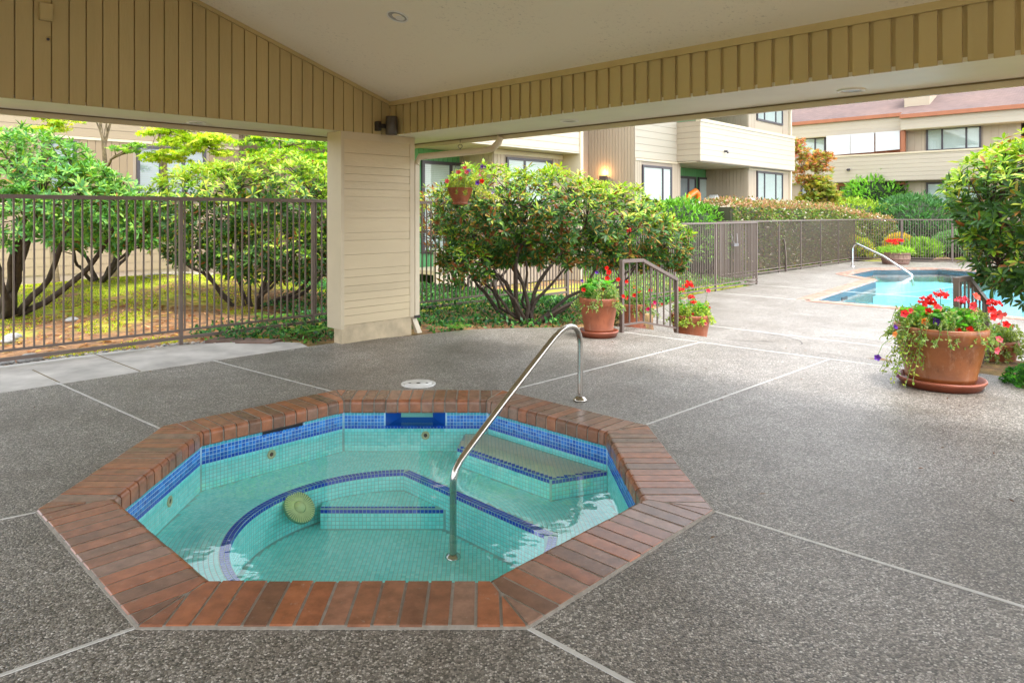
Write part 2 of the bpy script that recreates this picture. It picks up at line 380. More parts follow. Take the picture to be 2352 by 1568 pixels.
def edge_dist(p, poly):
    m = 9e9; P = Vector((p[0], p[1]))
    for i in range(len(poly)):
        a, b = Vector(poly[i - 1]), Vector(poly[i]); t = max(0, min(1, (P - a).dot(b - a) / (b - a).length_squared)); m = min(m, (a + (b - a) * t - P).length)
    return m
slabp = [(-7.7, 2.25), (-3.3, 6.65), (-1.98, 7.97), (-2.15, 8.24), (-2.7, 8.33), (-3.46, 8.13), (-4.1, 7.66), (-4.8, 6.95), (-8.6, 3.1)]
def ground():
    xs = np.concatenate([[-700, -200, -60, -30], np.arange(-16, 12.01, .25), np.arange(13, 31, 1), [40, 70, 200, 700]])
    ys = np.concatenate([[-700, -200, -60, -20, -10], np.arange(-6, 20.01, .25), np.arange(21, 42, 1), [60, 100, 250, 900]])
    vs = []; so_ = []
    for y in ys:
        for x in xs:
            z = gh(x, y); k = 0
            for poly in (upper, lower, slabp):
                if inside((x, y), poly) and edge_dist((x, y), poly) > .3: z = -2.4
            d = y - x
            if d < 11.9 and -15 < x: k = .85
            if 10.6 < d < 17 and x < -2.6: k = min(1, max(0, (15.3 - d + 2.2 * noise.noise(Vector((x * .9, y * .9, 2)))) / .5)) * (1 if noise.noise(Vector((x * 1.1, y * 1.1, 1))) > -.22 else .25)
            vs.append((x, y, z)); so_.append(k)
    nx = len(xs); fs = [(j * nx + i, j * nx + i + 1, (j + 1) * nx + i + 1, (j + 1) * nx + i) for j in range(len(ys) - 1) for i in range(nx - 1)]
    m = MB(); m.add(vs, fs, True); o = m.build('ground', ground_m, kind='structure')
    a = o.data.attributes.new('soil', 'FLOAT', 'POINT'); a.data.foreach_set('value', so_)
ground()
hole = octo(AP_O - .02)
m = MB(); m.slab([upper, hole], -.75, 0); m.build('spa_deck', agg_m, kind='structure')
POOL = [(7.2, 15.5), (11.3, 20.3), (11.35, 22.1), (13.4, 24.25), (15.75, 24.45), (16.7, 22.8), (20.6, 18.9), (12.2, 10.5)]
m = MB(); m.slab([lower, POOL], -1.0, -.4); m.build('pool_deck', agg_m, kind='structure')
m = MB(); m.slab([slabp], -.3, .0); 
ob = m.build('side_walk', slab_m, kind='structure'); ob.location.z = -.006
# two steps between the decks
st = empty('deck_steps', 'aggregate concrete steps down from the covered deck to the pool deck', 'steps', (3.9, 7.7, -.4))
for k, z in ((0, -.2),):
    m = MB(); m.fbox((1.95, 9.34, 0), V, U, Z, (0.02, 3.96), (.004, .42), (-.7, z)); m.build('step', agg_m, st)
# joints: thin pale strips let into the deck
def strip(name, a, b, w, z, h=.003, mat=joint_m):
    a = Vector((a[0], a[1], 0)); b = Vector((b[0], b[1], 0)); d = (b - a).normalized(); s = Vector((-d.y, d.x, 0)); m = MB()
    w *= .75; m.fbox(a, d, s, Z, (0, (b - a).length), (-w / 2, w / 2), (z - .01, z + h)); return m.build(name, mat, kind='structure')
def ext(a, b, t): return a + (b - a) * t
for (p, q, w) in (((130, 878), (368, 984), .022), ((490, 828), (768, 900), .016), ((1164, 898), (1612, 785), .022), ((1484, 975), (1905, 825), .022),
                  ((1640, 1174), (3600, 1778), .024), ((1215, 1443), (2000, 1866), .026), ((-1100, 1420), (88, 1175), .015), ((-900, 1870), (314, 1440), .02), ((1428, 762), (2085, 848), .03)):
    strip('deck_joint', at(*p), at(*q), w, 0)
for s_, x0, x1 in ((15.8, 2.95, 9.5), (22.55, 5.25, 7.1), (26.1, 7.0, 10.4)):
    a = Vector((x0, s_ - x0, 0)); b = Vector((x1, s_ - x1, 0)); strip('deck_joint', a, b, .035, -.4)
strip('deck_joint', (7.6, 8.2), (11.5, 12.1), .035, -.4)
for a, b in (((75, 848), (137, 877)), ((218, 812), (322, 851))):
    strip('walk_joint', at(*a), at(*b), .014, -.006, .003, dark_gap)
for (x, y), n_, da in (((4.4, 11.2), 9, -.5), ((5.2, 10.9), 7, .2), ((3.6, 10.7), 6, -.9)):
    m = MB(); a_ = da; p = Vector((x, y, -.3985))
    for q in range(n_):
        a_ += random.uniform(-.5, .5); d = Vector((math.cos(a_), math.sin(a_), 0)); m.fbox(p, d, Vector((-d.y, d.x, 0)), Z, (0, .13), (-.004, .004), (-.004, 0)); p = p + d * .125
    m.build('deck_crack', dark_m, kind='structure')
# ------------------------------------------------------------ the pavilion
C0 = Vector((-1.142, 8.595, 0)); ZB, ZC, SL, RID = 2.455, 2.85, .3135, 3.3
DEP = 2 * RID
def ceil_z(d): return ZC + SL * (d if d < RID else DEP - d)     # d: metres inside the right-hand beam
pav = empty('pavilion', 'tan sided open pavilion with a vaulted stucco ceiling over the spa', 'pavilion', (C0.x, C0.y, 0))
LEN = 8.8
def cp(d, v, z): return C0 - U * d + V * v + Z * z
m = MB()
m.add([cp(0, 0, ZC), cp(RID, 0, ceil_z(RID)), cp(DEP, 0, ZC), cp(0, LEN, ZC), cp(RID, LEN, ceil_z(RID)), cp(DEP, LEN, ZC)], [(0, 1, 4, 3), (1, 2, 5, 4)])
m.build('ceiling', ceil_m, pav)
# roof above (blocks the sky), soffits, fascias
m = MB(); rz = lambda d: 3.12 + SL * (d if d < RID else DEP - d)
m.add([cp(d, v, rz(d) - .04 * q) for q in (0, 1) for v in (-.78, LEN + .78) for d in (-.95, RID, DEP + .95)],
      [(0, 1, 4, 3), (1, 2, 5, 4), (6, 9, 10, 7), (7, 10, 11, 8), (0, 3, 9, 6), (2, 8, 11, 5), (0, 6, 7, 1), (1, 7, 8, 2), (3, 4, 10, 9), (4, 5, 11, 10)])
m.build('roof', roof_m, pav)
OR, OL = .90, .70        # outward reach of the right and left soffits
m = MB(); m.fbox(C0, V, U, Z, (-OL, LEN), (.012, OR), (ZB, ZB + .03)); m.build('soffit', soffit_m, pav)
m = MB(); m.fbox(C0, U, V, Z, (-DEP, .012), (-OL, -.012), (ZB, ZB + .03)); m.build('soffit', soffit_m, pav)
for (A, B, a, b) in ((V, U, (-OL - .05, LEN), (OR, OR + .045)), (U, -V, (-DEP, OR), (OL, OL + .045))):
    m = MB(); m.fbox(C0, A, B, Z, a, b, (ZB - .055, 3.0)); m.build('fascia', fascia_m, pav)
    m = MB(); m.fbox(C0, A, B, Z, a, (b[0] - .016, b[0] - .003), (ZB - .012, ZB - .001)); m.build('drip_gap', dark_gap, pav)
# siding boards: channel siding, every board its own piece
m = MB(); m.fbox(C0, V, U, Z, (0, LEN), (.012, .10), (ZB + .03, 3.05)); m.build('beam_backing', dark_gap if False else paint_tan, pav)
m = MB(); m.add([cp(d, -v, z) for v in (.012, .1) for d, z in ((0, ZB), (0, ceil_z(0) + .1), (RID, ceil_z(RID) + .1), (DEP, ceil_z(0) + .1), (DEP, ZB))],
                [(0, 1, 2, 3, 4), (9, 8, 7, 6, 5)]); m.build('gable_backing', paint_tan, pav)
PIT, GAP = .134, .030
k = 0
me_r = None
while k * PIT < LEN:      # right-hand beam, boards run along V
    a0 = k * PIT + .012; bm_ = MB(); bm_.fbox(cp(0, 0, 0), V, U, Z, (a0, a0 + PIT - GAP), (-.008, .0125), (ZB - .002, ZC + .015))
    bm_.build('siding_board', paint_tan, pav); k += 1
k = 0
while k * PIT < DEP - .1:  # left-hand gable, boards run along -U
    a0 = k * PIT + .012; a1 = a0 + PIT - .012; mb = MB()
    vs = []
    for n_ in (.0125, -.009 - .002 * (k % 2)):
        pts = [(a0, ZB - .002), (a1, ZB - .002), (a1, ceil_z(a1) + .01), (a0, ceil_z(a0) + .01)]
        vs += [cp(a, -n_, z) for a, z in pts]
    mb.add(vs, [(0, 1, 2, 3), (7, 6, 5, 4), (0, 4, 5, 1), (1, 5, 6, 2), (2, 6, 7, 3), (3, 7, 4, 0)])
    mb.build('siding_board', paint_tan, pav); k += 1
# cove trim where siding meets ceiling
m = MB(); m.fbox(cp(0, 0, 0), V, U, Z, (0, LEN), (-.032, -.010), (ZC - .045, ZC + .012)); m.build('cove_trim', paint_tan, pav)
ca = math.atan(SL); A_ = (-U * math.cos(ca) + Z * math.sin(ca)); B_ = (U * math.sin(ca) + Z * math.cos(ca))
m = MB(); m.fbox(cp(0, 0, ZC), A_, V, B_, (0, RID / math.cos(ca)), (.012, .034), (-.04, .01)); m.build('cove_trim', paint_tan, pav)
# far-side beams and corner posts out of frame
for (A, B, a, b) in ((U, V, (-DEP, OR), (LEN, LEN + .3)), (V, -U, (-OL, LEN), (DEP, DEP + .3))):
    m = MB(); m.fbox(C0, A, B, Z, a, b, (ZB, 3.1)); m.build('beam', paint_tan, pav)
for d, v in ((DEP - .1, -.2), (-.3, LEN - .1), (DEP - .1, LEN - .1)):
    m = MB(); m.fbox(C0, -U, V, Z, (d - .1, d + .45), (v, v + .28), (0, ZB + .02)); m.build('corner_post', paint_cream, pav)
# corner pillar: plank clad, on a concrete footing
P1 = Vector((-1.637, 8.10, 0))
pil = MB(); pil.fbox(P1, U, -V, Z, (.012, 1.05), (.012, .262), (.21, ZB - .002)); pil = pil.build('pillar', trim_cream, pav)
z = .215; zs = []
widths = [.105, .085, .086, .088, .085, .10, .092, .17, .165, .09, .17, .09, .16, .088, .088, .087, .089, .155, .17, .14]
for i, w in enumerate(widths):
    z1 = min(z + w - .0035, ZB - .09)
    if z1 - z < .02: break
    m = MB(); m.fbox(P1, U, -V, Z, (.03, 1.0), (-.008 - .0015 * (i % 3), .013), (z, z1)); m.build('plank', paint_cream, pil); z += w
m = MB(); m.fbox(P1, U, -V, Z, (0, 1.0), (-.012, .013), (ZB - .09, ZB - .003)); m.build('head_board', trim_cream, pil)
m = MB(); m.fbox(P1, U, -V, Z, (-.012, .03), (-.014, .275), (.17, ZB - .003)); m.build('corner_board', trim_cream, pil)
m = MB(); m.fbox(P1, U, -V, Z, (1.0, 1.075), (-.014, .275), (.21, ZB - .003)); m.build('corner_board', trim_cream, pil)
m = MB(); m.fbox(P1, U, -V, Z, (.01, 1.04), (.004, .17), (-.02, .214)); m.build('footing', conc_m, pav, bevel=.006)
# downspout from the gutter to the pillar
g0 = at(1072, 380, 1.5 + 1e-6) if False else None
ds = empty('downspout', 'cream rain pipe running from the eave elbow down the pillar edge', 'downspout', (P1.x + .78, P1.y + .85, 0))
pe = C0 + U * (OR - .02)
q0 = pe + V * 1.02 + Z * 2.43
q1 = P1 + U * 1.115 - V * .0
m = MB(); m.tube([q0, q0 - Z * .07 - V * .03, q0 - Z * .13 - V * .12, q0 - Z * .15 - V * .22, q1 + U * .05 + Z * 2.22, q1 + Z * 2.12], .042, 10)
m.build('elbow_pipe', pipe_m, ds)
m = MB(); m.fbox(q1, U, V, Z, (-.035, .035), (-.03, .02), (.22, 2.13)); m.build('vertical_pipe', pipe_m, ds)
m = MB(); m.fbox(q1, (U * .9 + Z * 0).normalized(), V, (Z * 1.0 - U * .25 - V * .3).normalized(), (-.01, .06), (-.02, .04), (0.0, .24)); m.build('kick_out', pipe_m, ds)
m = MB(); m.fbox(q1, U, V, Z, (-.045, .045), (.012, .026), (.19, .225)); m.build('strap', black_m, ds)
# ------------------------------------------------------------ lights, speaker and box on the pavilion
def downlight(label, P, nrm, r, deep):
    t = empty('recessed_light', label, 'ceiling light', P, 'recessed lights in the pavilion')
    M_ = Matrix.Translation(P) @ rot_to(nrm)
    m = MB(); m.lathe([(r, -.001), (r, .010), (r * .84, .014), (r * .80, .004)], 36, M_); m.build('trim_ring', white_m, t)
    m = MB(); m.lathe([(r * .80, .004), (r * .55, -deep)], 36, M_); m.build('reflector', lens_m, t)
    m = MB(); m.disc(r * .60, -deep + .002 if deep > .02 else .006, 36, M_) ; m.disc(r * .795, .0045 - deep * .5 if deep < .02 else -deep, 36, M_); m.build('lens', lens_m, t)
def hit_ceiling(x, y):
    r = (x - CX) / FF; e = (YH - y) / FF      # z = HC + e*Y, ceiling z = ZC + SL*d
    # d = -((X-C0x)+(Y-C0y))*R2
    k_ = -SL * R2; Y = (ZC + k_ * (-C0.x - C0.y) - HC) / (e - k_ * (r + 1)); return Vector((r * Y, Y, HC + e * Y))
cn = (U * math.sin(ca) * -1 - Z * math.cos(ca)).normalized()
cn = Vector((U.x * -math.sin(ca), U.y * -math.sin(ca), -math.cos(ca)))
nrm_c = A_.cross(V); nrm_c = nrm_c if nrm_c.z < 0 else -nrm_c
def can_light(P):
    t = empty('recessed_light', 'round white recessed can light in the sloping ceiling', 'ceiling light', P, 'recessed lights in the pavilion')
    M_ = Matrix.Translation(P) @ rot_to(nrm_c); r = .10
    m = MB(); m.lathe([(r, -.002), (r, .008), (r * .88, .010), (r * .86, .002)], 40, M_); m.build('trim_ring', white_m, t)
    m = MB(); m.lathe([(r * .865, .003), (r * .80, .0015), (r * .5, .0012)], 40, M_); m.build('reflector', lens_m, t)
    M2 = M_ @ Matrix.Translation((0, -r * .30, 0)) @ Matrix.Diagonal((.62, .5, 1, 1)); m = MB(); m.lathe([(0, .004), (r * .8, .0035)], 32, M2); m.build('lamp', white_m, t)
can_light(hit_ceiling(913, 38))
for (x, y, lab) in ((1307, 277, 'round flush soffit light near the hanging basket'), (1955, 207, 'round flush soffit light over the right end of the pool view'), (450, 281, 'round flush soffit light above the left fence')):
    P = at(x, y, ZB - .0) ; P.z = ZB
    downlight(lab, P, -Z, .10, .012)
sp = empty('wall_speaker', 'dark brown cylinder speaker on a bracket in the beam corner', 'speaker', (C0.x, C0.y, 2.6))
pc = P1 + U * .60 + V * .16
m = MB(); Ms = Matrix.Translation((pc.x, pc.y, 2.44)); m.lathe([(0, 0), (.066, 0), (.072, .008), (.072, .212), (.066, .22), (0, .22)], 28, Ms); m.build('speaker_body', simple('speaker_brown', (.06, .05, .042), .4, .08, 6, 0), sp)
m = MB(); m.fbox(pc, U, -V, Z, (-.14, -.09), (.08, .165), (2.49, 2.60)); m.fbox(pc, U, -V, Z, (-.12, .0), (.05, .08), (2.52, 2.57)); m.build('bracket', black_m, sp)
m = MB(); m.tube([pc + U * .08 - V * .1 + Z * 2.63, pc + U * .075 - V * .02 + Z * 2.60, pc + U * .06 - V * .0 + Z * 2.54], .005, 6); m.build('cable', simple('tan_cable', (.3, .22, .12), .5), sp)
# junction box and stub pipe high on the left gable
def gable(x, y, n=0.0):
    r = (x - CX) / FF; t = (C0.y * r - C0.x) / (1 - r); Pn = C0 + Vector((t, t, 0)); return Vector((Pn.x, Pn.y, HC + (YH - y) / FF * Pn.y)) + V * n
Pb = gable(103, 30)
jb = empty('junction_box', 'small tan painted box high on the left gable siding', 'electrical box', Pb)
m = MB(); m.fbox(Pb, U, V, Z, (-.05, .05), (.008, .05), (-.075, .075)); m.build('box_body', paint_tan, jb, bevel=.004)
m = MB(); m.fbox(Pb, U, V, Z, (-.044, .044), (.05, .054), (-.06, .068)); m.build('cover_plate', paint_tan, jb)
Pn = gable(110, 90)
nz = empty('pipe_stub', 'short tan pipe nozzle poking out below the box on the gable', 'pipe', Pn)
m = MB(); m.tube([Pn + V * .005, Pn + V * .035, Pn + V * .05 - Z * .012 - U * .01], .016, 12); m.build('nozzle', paint_tan, nz)
m = MB(); m.tube([Pn + V * .0501 - Z * .012 - U * .01, Pn + V * .056 - Z * .014 - U * .012], .012, 12); m.build('nozzle_tip', black_m, nz)
# ------------------------------------------------------------ the spa
spa = empty('hot_tub', 'octagonal sunken hot tub with brick coping and aqua mosaic tiles', 'hot tub', (SPC.x, SPC.y, 0))
BR_L, BR_T = .33, .095
def prof_brick():   # radial section (outward distance from the inner lip, z): bullnose inside, flat top
    p = [(0.03, -BR_T), (0.008, -BR_T + .004), (0, -BR_T + .014)]
    for k in range(5):
        a = math.pi - k * math.pi / 8; p.append((.028 + .028 * math.cos(a), -.018 + .030 * math.sin(a)))
    p += [(BR_L - .006, .012), (BR_L, .006), (BR_L, -BR_T)]; return p
PB = prof_brick()
def brick_mesh(O, A, Nn, a0, a1, cuts):
    bm = bmesh.new(); r0 = [bm.verts.new(O + A * a0 + Nn * p[0] + Z * p[1]) for p in PB]; r1 = [bm.verts.new(O + A * a1 + Nn * p[0] + Z * p[1]) for p in PB]; n = len(PB)
    for i in range(n): bm.faces.new((r0[i], r0[(i + 1) % n], r1[(i + 1) % n], r1[i]))
    bm.faces.new(r0[::-1]); bm.faces.new(r1)
    for co, no in cuts:
        g = bmesh.ops.bisect_plane(bm, geom=bm.verts[:] + bm.edges[:] + bm.faces[:], plane_co=co, plane_no=no, clear_outer=True)
        ed = [e for e in g['geom_cut'] if isinstance(e, bmesh.types.BMEdge)]
        if ed: bmesh.ops.edgeloop_fill(bm, edges=ed)
    if len(bm.verts) < 4: bm.free(); return None
    if sum(f.calc_area() for f in bm.faces) < .004: bm.free(); return None
    bmesh.ops.recalc_face_normals(bm, faces=bm.faces)
    me = bpy.data.meshes.new('brick'); bm.transform(Matrix.Translation(-SPC)); bm.to_mesh(me); bm.free(); me.materials.append(brick_m); return me
side_i = 2 * AP_I * math.tan(math.pi / 8); side_o = 2 * (AP_I + BR_L) * math.tan(math.pi / 8)
for k in range(8):
    ang = k * math.pi / 4; Nn = Vector((math.cos(ang), math.sin(ang), 0)); A = Vector((-Nn.y, Nn.x, 0)); O = SPC + Nn * AP_I
    nb = 15; pitch = side_o / nb
    c1 = Vector((math.cos(ang + math.pi / 8), math.sin(ang + math.pi / 8), 0)); n1 = Vector((-c1.y, c1.x, 0))
    c2 = Vector((math.cos(ang - math.pi / 8), math.sin(ang - math.pi / 8), 0)); n2 = Vector((c2.y, -c2.x, 0))
    for i in range(nb):
        a0 = -side_o / 2 + i * pitch + .006; a1 = a0 + pitch - .012
        jx = random.uniform(-.002, .002)
        me = brick_mesh(O + Nn * jx + Z * random.uniform(-.0015, .0015), A, Nn, a0, a1, [(SPC - n1 * .006, n1), (SPC - n2 * .006, n2)])
        if me: link('brick', me, spa)
# mortar bed under and between the bricks
m = MB()
def ring_sheet(m, r0, z0, r1, z1):
    a, b = octo(r0), octo(r1); m.add([(*p, z0) for p in a] + [(*p, z1) for p in b], [(i, (i + 1) % 8, 8 + (i + 1) % 8, 8 + i) for i in range(8)])
ring_sheet(m, AP_I + .006, -.088, AP_I + .006, -.012); ring_sheet(m, AP_I + .006, -.012, AP_I + .03, .0095); ring_sheet(m, AP_I + .03, .0095, AP_I + BR_L - .004, .0095); ring_sheet(m, AP_I + BR_L - .004, .0095, AP_I + BR_L + .007, .004); ring_sheet(m, AP_I + BR_L + .007, .004, AP_I + BR_L + .009, -.02)
ring_sheet(m, AP_I + .006, -.088, AP_I + .06, -.088)
m.build('mortar_bed', mortar_m, spa)
WZ, BZ, FZ, SZ = -.172, -.40, -.67, -.53     # water, bench, floor and inner step levels
AW = AP_I + .022                             # wall face
RIN = .93
TS = .0265
TT = {}
def tile(mat, O, A, B, Nn, a, b, h=.0016, key=None):   # one mosaic tile: raised, slightly bevelled pad
    g = .0016; e = TS / 2
    c = O + A * a + B * b
    q = [c + A * (sx * (e - g)) + B * (sy * (e - g)) for sx, sy in ((-1, -1), (1, -1), (1, 1), (-1, 1))]
    qt = [c + A * (sx * (e - g * 1.9)) + B * (sy * (e - g * 1.9)) + Nn * h for sx, sy in ((-1, -1), (1, -1), (1, 1), (-1, 1))]
    L_ = TT.setdefault((mat, key), []); L_.append((q + qt, random.random()))
def tiles_on_wall(P0, P1_, z0, z1, Nn, rowmat, skip=None, key=None):
    A = (P1_ - P0); ln = A.length; A.normalize(); n = int(ln / TS); off = (ln - n * TS) / 2; rows = int(round((z1 - z0) / TS))
    for j in range(rows):
        z = z1 - (j + .5) * TS
        for i in range(n):
            a = off + (i + .5) * TS
            if skip and skip(a, z): continue
            tile(rowmat(j), Vector((P0.x, P0.y, 0)), A, Z, Nn, a, z, key=key)
TOPZ = -.089
def bandmat(j): return 'mos' if j == 0 else ('blue' if j < 4 else 'navy')
grb = MB(); gra = MB()
for k in range(8):
    ang = k * math.pi / 4; Nn = Vector((math.cos(ang), math.sin(ang), 0)); A = Vector((-Nn.y, Nn.x, 0)); hw = AW * math.tan(math.pi / 8)
    O = SPC + Nn * AW
    skip = None
    if k == 2: skip = lambda a, z: abs(a - hw - .0) < .24 and z > -.205
    if k == 3: skip = lambda a, z: .36 < a < .70 and z > -.128
    zb = TOPZ - 5 * TS
    tiles_on_wall(O - A * hw, O + A * hw, zb, TOPZ, -Nn, bandmat, skip, key='band' if k in (3, 4) else 'bandfar')
    tiles_on_wall(O - A * hw, O + A * hw, zb - 7 * TS, zb, -Nn, lambda j: 'aqua', None)
    if k in (2, 3):
        s0, s1, zz = (hw - .24, hw + .24, -.205) if k == 2 else (.36, .70, -.128)
        grb.fbox(O - A * hw, A, Nn, Z, (0, s0), (0, .02), (zb, TOPZ)); grb.fbox(O - A * hw, A, Nn, Z, (s1, 2 * hw), (0, .02), (zb, TOPZ)); grb.fbox(O - A * hw, A, Nn, Z, (s0, s1), (0, .02), (zb, zz - .001))
    else: grb.fbox(O - A * hw, A, Nn, Z, (0, 2 * hw), (0, .02), (zb, TOPZ))
    gra.fbox(O - A * hw, A, Nn, Z, (0, 2 * hw), (0, .02), (-.45, zb))
# bench ring: octagonal outside, round inside
LN, LD = Vector((.729, .685, 0)), .606      # the well is round on the left and cut straight on the right
def bd(x, y): return max(math.hypot(x, y) - RIN, x * LN.x + y * LN.y - LD)
def rin(a):
    c = math.cos(a - math.atan2(LN.y, LN.x)); return min(RIN, LD / c) if c > .05 else RIN
seg = 144; ov = []; iv = []
def octr(a, ap): 
    b = (a + math.pi / 8) % (math.pi / 4) - math.pi / 8; return ap / math.cos(b)
for q in range(seg):
    a = 2 * math.pi * q / seg; d = Vector((math.cos(a), math.sin(a), 0)); ov.append(SPC + d * octr(a, AW + .01) + Z * BZ); iv.append(SPC + d * rin(a) + Z * BZ)
gra.add(ov + iv, [(q, (q + 1) % seg, seg + (q + 1) % seg, seg + q) for q in range(seg)])
gra.add(iv + [v + Z * (FZ - BZ) for v in iv], [(q, (q + 1) % seg, seg + (q + 1) % seg, seg + q) for q in range(seg)], True)
gra.disc(RIN + .01, FZ, 64, Matrix.Translation(SPC))
# inner half-moon step
CH = .586
step_pts = [(SPC.x + .28, SPC.y + CH)] + [(SPC.x + RIN * math.cos(a), SPC.y + RIN * math.sin(a)) for a in np.linspace(math.radians(92.5), math.pi - math.asin(CH / RIN) - .22, 18)]
gra.slab([step_pts + [(SPC.x + RIN * math.cos(math.pi - math.asin(CH / RIN) - .22), SPC.y + CH)]], FZ, SZ)
STL = RIN * math.cos(math.pi - math.asin(CH / RIN) - .22)
# entry ledge in the back-right corner
led = [Vector((-.20, 5.31, 0)), Vector((.45, 4.66, 0)), Vector((.845, 4.82, 0))]
led_poly = [led[0], led[1], led[2], Vector((SPC.x + AW + .005, SPC.y + .57, 0)), Vector((SPC.x + .57, SPC.y + AW + .005, 0)), Vector((-.20 + .05, SPC.y + AW + .005, 0))]
LZ = -.262
gra.slab([[(p.x, p.y) for p in led_poly]], BZ, LZ)
gra.build('tile_bed', grout_m, spa); grb.build('band_bed', grout_b, spa)
# tiles on the horizontal and curved faces
def in_led(x, y): return inside((x, y), [(p.x, p.y) for p in led_poly])
for i in range(-60, 61):
    for j in range(-60, 61):
        x, y = (i + .5) * TS, (j + .5) * TS; r = math.hypot(x, y); a = math.atan2(y, x)
        X_, Y_ = SPC.x + x, SPC.y + y
        if in_led(X_, Y_):
            if edge_dist((X_, Y_), [(p.x, p.y) for p in led_poly]) > TS * .55:
                P_ = Vector((X_, Y_)); nav = min(edge_dist((X_, Y_), [led[0].to_2d(), led[1].to_2d()]), edge_dist((X_, Y_), [led[1].to_2d(), led[2].to_2d()])) < TS * 1.6
                tile('navy' if nav else 'cream', Vector((X_, Y_, LZ)), Vector((1, 0, 0)), Vector((0, 1, 0)), Z, 0, 0)
        if bd(x, y) < -TS * .6:
            if y > CH + TS * .5 and x > STL: tile('navy' if y < CH + TS * 2.1 else 'aqua', Vector((X_, Y_, SZ)), Vector((1, 0, 0)), Vector((0, 1, 0)), Z, 0, 0)
            elif y < CH - .001 or x < STL: tile('aqua', Vector((X_, Y_, FZ)), Vector((1, 0, 0)), Vector((0, 1, 0)), Z, 0, 0)
rr = .55
while rr < AW + .14:
    n = int(2 * math.pi * rr / TS)
    for q in range(n):
        a = 2 * math.pi * (q + (.5 if int(rr / TS) % 2 else 0)) / n; d = Vector((math.cos(a), math.sin(a), 0)); c = SPC + d * rr
        if rr > octr(a, AW) - TS * .6 or in_led(c.x, c.y) or bd(d.x * rr, d.y * rr) < TS * 2.55: continue
        tile('aqua', c + Z * BZ, Vector((-d.y, d.x, 0)), d, Z, 0, 0)
    rr += TS
path = []            # the edge of the well: points with outward normals, one tile apart
ta, tb = math.radians(92.5), math.radians(360 - 6.1); n = int((tb - ta) * RIN / TS)
for q in range(n): a = ta + (tb - ta) * (q + .5) / n; path.append((Vector((math.cos(a), math.sin(a), 0)) * RIN, Vector((math.cos(a), math.sin(a), 0))))
pa, pb = Vector((math.cos(tb), math.sin(tb), 0)) * RIN, Vector((math.cos(ta), math.sin(ta), 0)) * RIN; n = int((pb - pa).length / TS)
for q in range(n): path.append((pa.lerp(pb, (q + .5) / n), LN.copy()))
for p, d in path:
    tg = Vector((-d.y, d.x, 0))
    for k_ in (.55, 1.55): tile('navy', SPC + p + d * TS * k_ + Z * BZ, tg, d, Z, 0, 0)
    for j in range(10):
        z = BZ - (j + .5) * TS
        if p.y > CH and z < SZ and p.x > STL: continue
        tile('navy' if j == 0 else 'aqua', SPC + p, tg, Z, -d, 0, z)
for j in range(5):       # riser of the half-moon step
    hl = math.sqrt(RIN ** 2 - CH ** 2); nn = int((.28 - STL) / TS)
    for i in range(nn): tile('navy' if j == 0 else 'aqua', SPC + Vector((STL, CH, 0)), Vector((1, 0, 0)), Z, Vector((0, -1, 0)), (i + .5) * TS, SZ - (j + .5) * TS)
for a_, b_ in ((led[0], led[1]), (led[1], led[2])):
    A = (b_ - a_); ln = A.length; A.normalize(); nn_ = Vector((A.y, -A.x, 0))
    for j in range(5):
        for i in range(int(ln / TS)): tile('navy' if j == 0 else 'aqua', a_.copy(), A, Z, nn_, (i + .5) * TS, LZ - (j + .5) * TS)
TM = dict(mos=tile_mos, blue=tile_blue, navy=tile_navy, aqua=tile_aqua, cream=tile_cream)
NQ = [(4, 5, 6, 7), (0, 1, 5, 4), (1, 2, 6, 5), (2, 3, 7, 6), (3, 0, 4, 7)]
singles = 0
for (mt, key), lst in TT.items():
    one = []
    if key == 'band':
        # the blue waterline tiles nearest the viewer stand as single pieces
        lst.sort(key=lambda q: q[0][0].y); cut = 300 - singles if singles < 300 else 0; cut = min(cut, 60 if mt != 'blue' else 180)
        one, lst = lst[:cut], lst[cut:]; singles += len(one)
    for q, rv in one:
        c = sum(q, Vector()) / 8; me = bpy.data.meshes.new('tile'); me.from_pydata([v - c for v in q], [], NQ)
        me.attributes.new('tint', 'FLOAT', 'POINT').data.foreach_set('value', [rv] * 8); me.materials.append(TM[mt]); link('tile', me, spa, c - SPC)
    if lst:
        vs = [tuple(v - SPC) for q, _ in lst for v in q]; fs = [tuple(i * 8 + k for k in f) for i in range(len(lst)) for f in NQ]
        me = bpy.data.meshes.new('mosaic_tiles'); me.from_pydata(vs, [], fs)
        me.attributes.new('tint', 'FLOAT', 'POINT').data.foreach_set('value', [rv for _, rv in lst for _k in range(8)])
        me.materials.append(TM[mt]); o = link('mosaic_tiles', me, spa); o['kind'] = 'stuff'
# skimmer mouth, return slot, jets, drain cover
yb = SPC.y + AW
m = MB()
x0, x1 = SPC.x - .24, SPC.x + .24
sk = [Vector((x0, yb, TOPZ)), Vector((x1, yb, TOPZ)), Vector((x1, yb, -.205)), Vector((x0, yb, -.205))]
si = [Vector((x0 + .11, yb + .13, TOPZ)), Vector((x1 - .11, yb + .13, TOPZ)), Vector((x1 - .11, yb + .13, -.165)), Vector((x0 + .11, yb + .13, -.165))]
m.add(sk + si, [(0, 4, 5, 1), (1, 5, 6, 2), (2, 6, 7, 3), (3, 7, 4, 0)]); m.build('skimmer_throat', tile_blue, spa)
m = MB(); m.box((x0 + .11, x1 - .11), (yb + .125, yb + .16), (-.165, TOPZ)); skd = m.build('skimmer_door', door_m, spa)
a3 = 3 * math.pi / 4; N3 = Vector((math.cos(a3), math.sin(a3), 0)); A3 = Vector((-N3.y, N3.x, 0)); O3 = SPC + N3 * AW - A3 * (AW * math.tan(math.pi / 8))
m = MB(); m.fbox(O3, A3, N3, Z, (.36, .70), (.012, .04), (-.128, TOPZ)); m.build('overflow_slot', dark_m, spa)
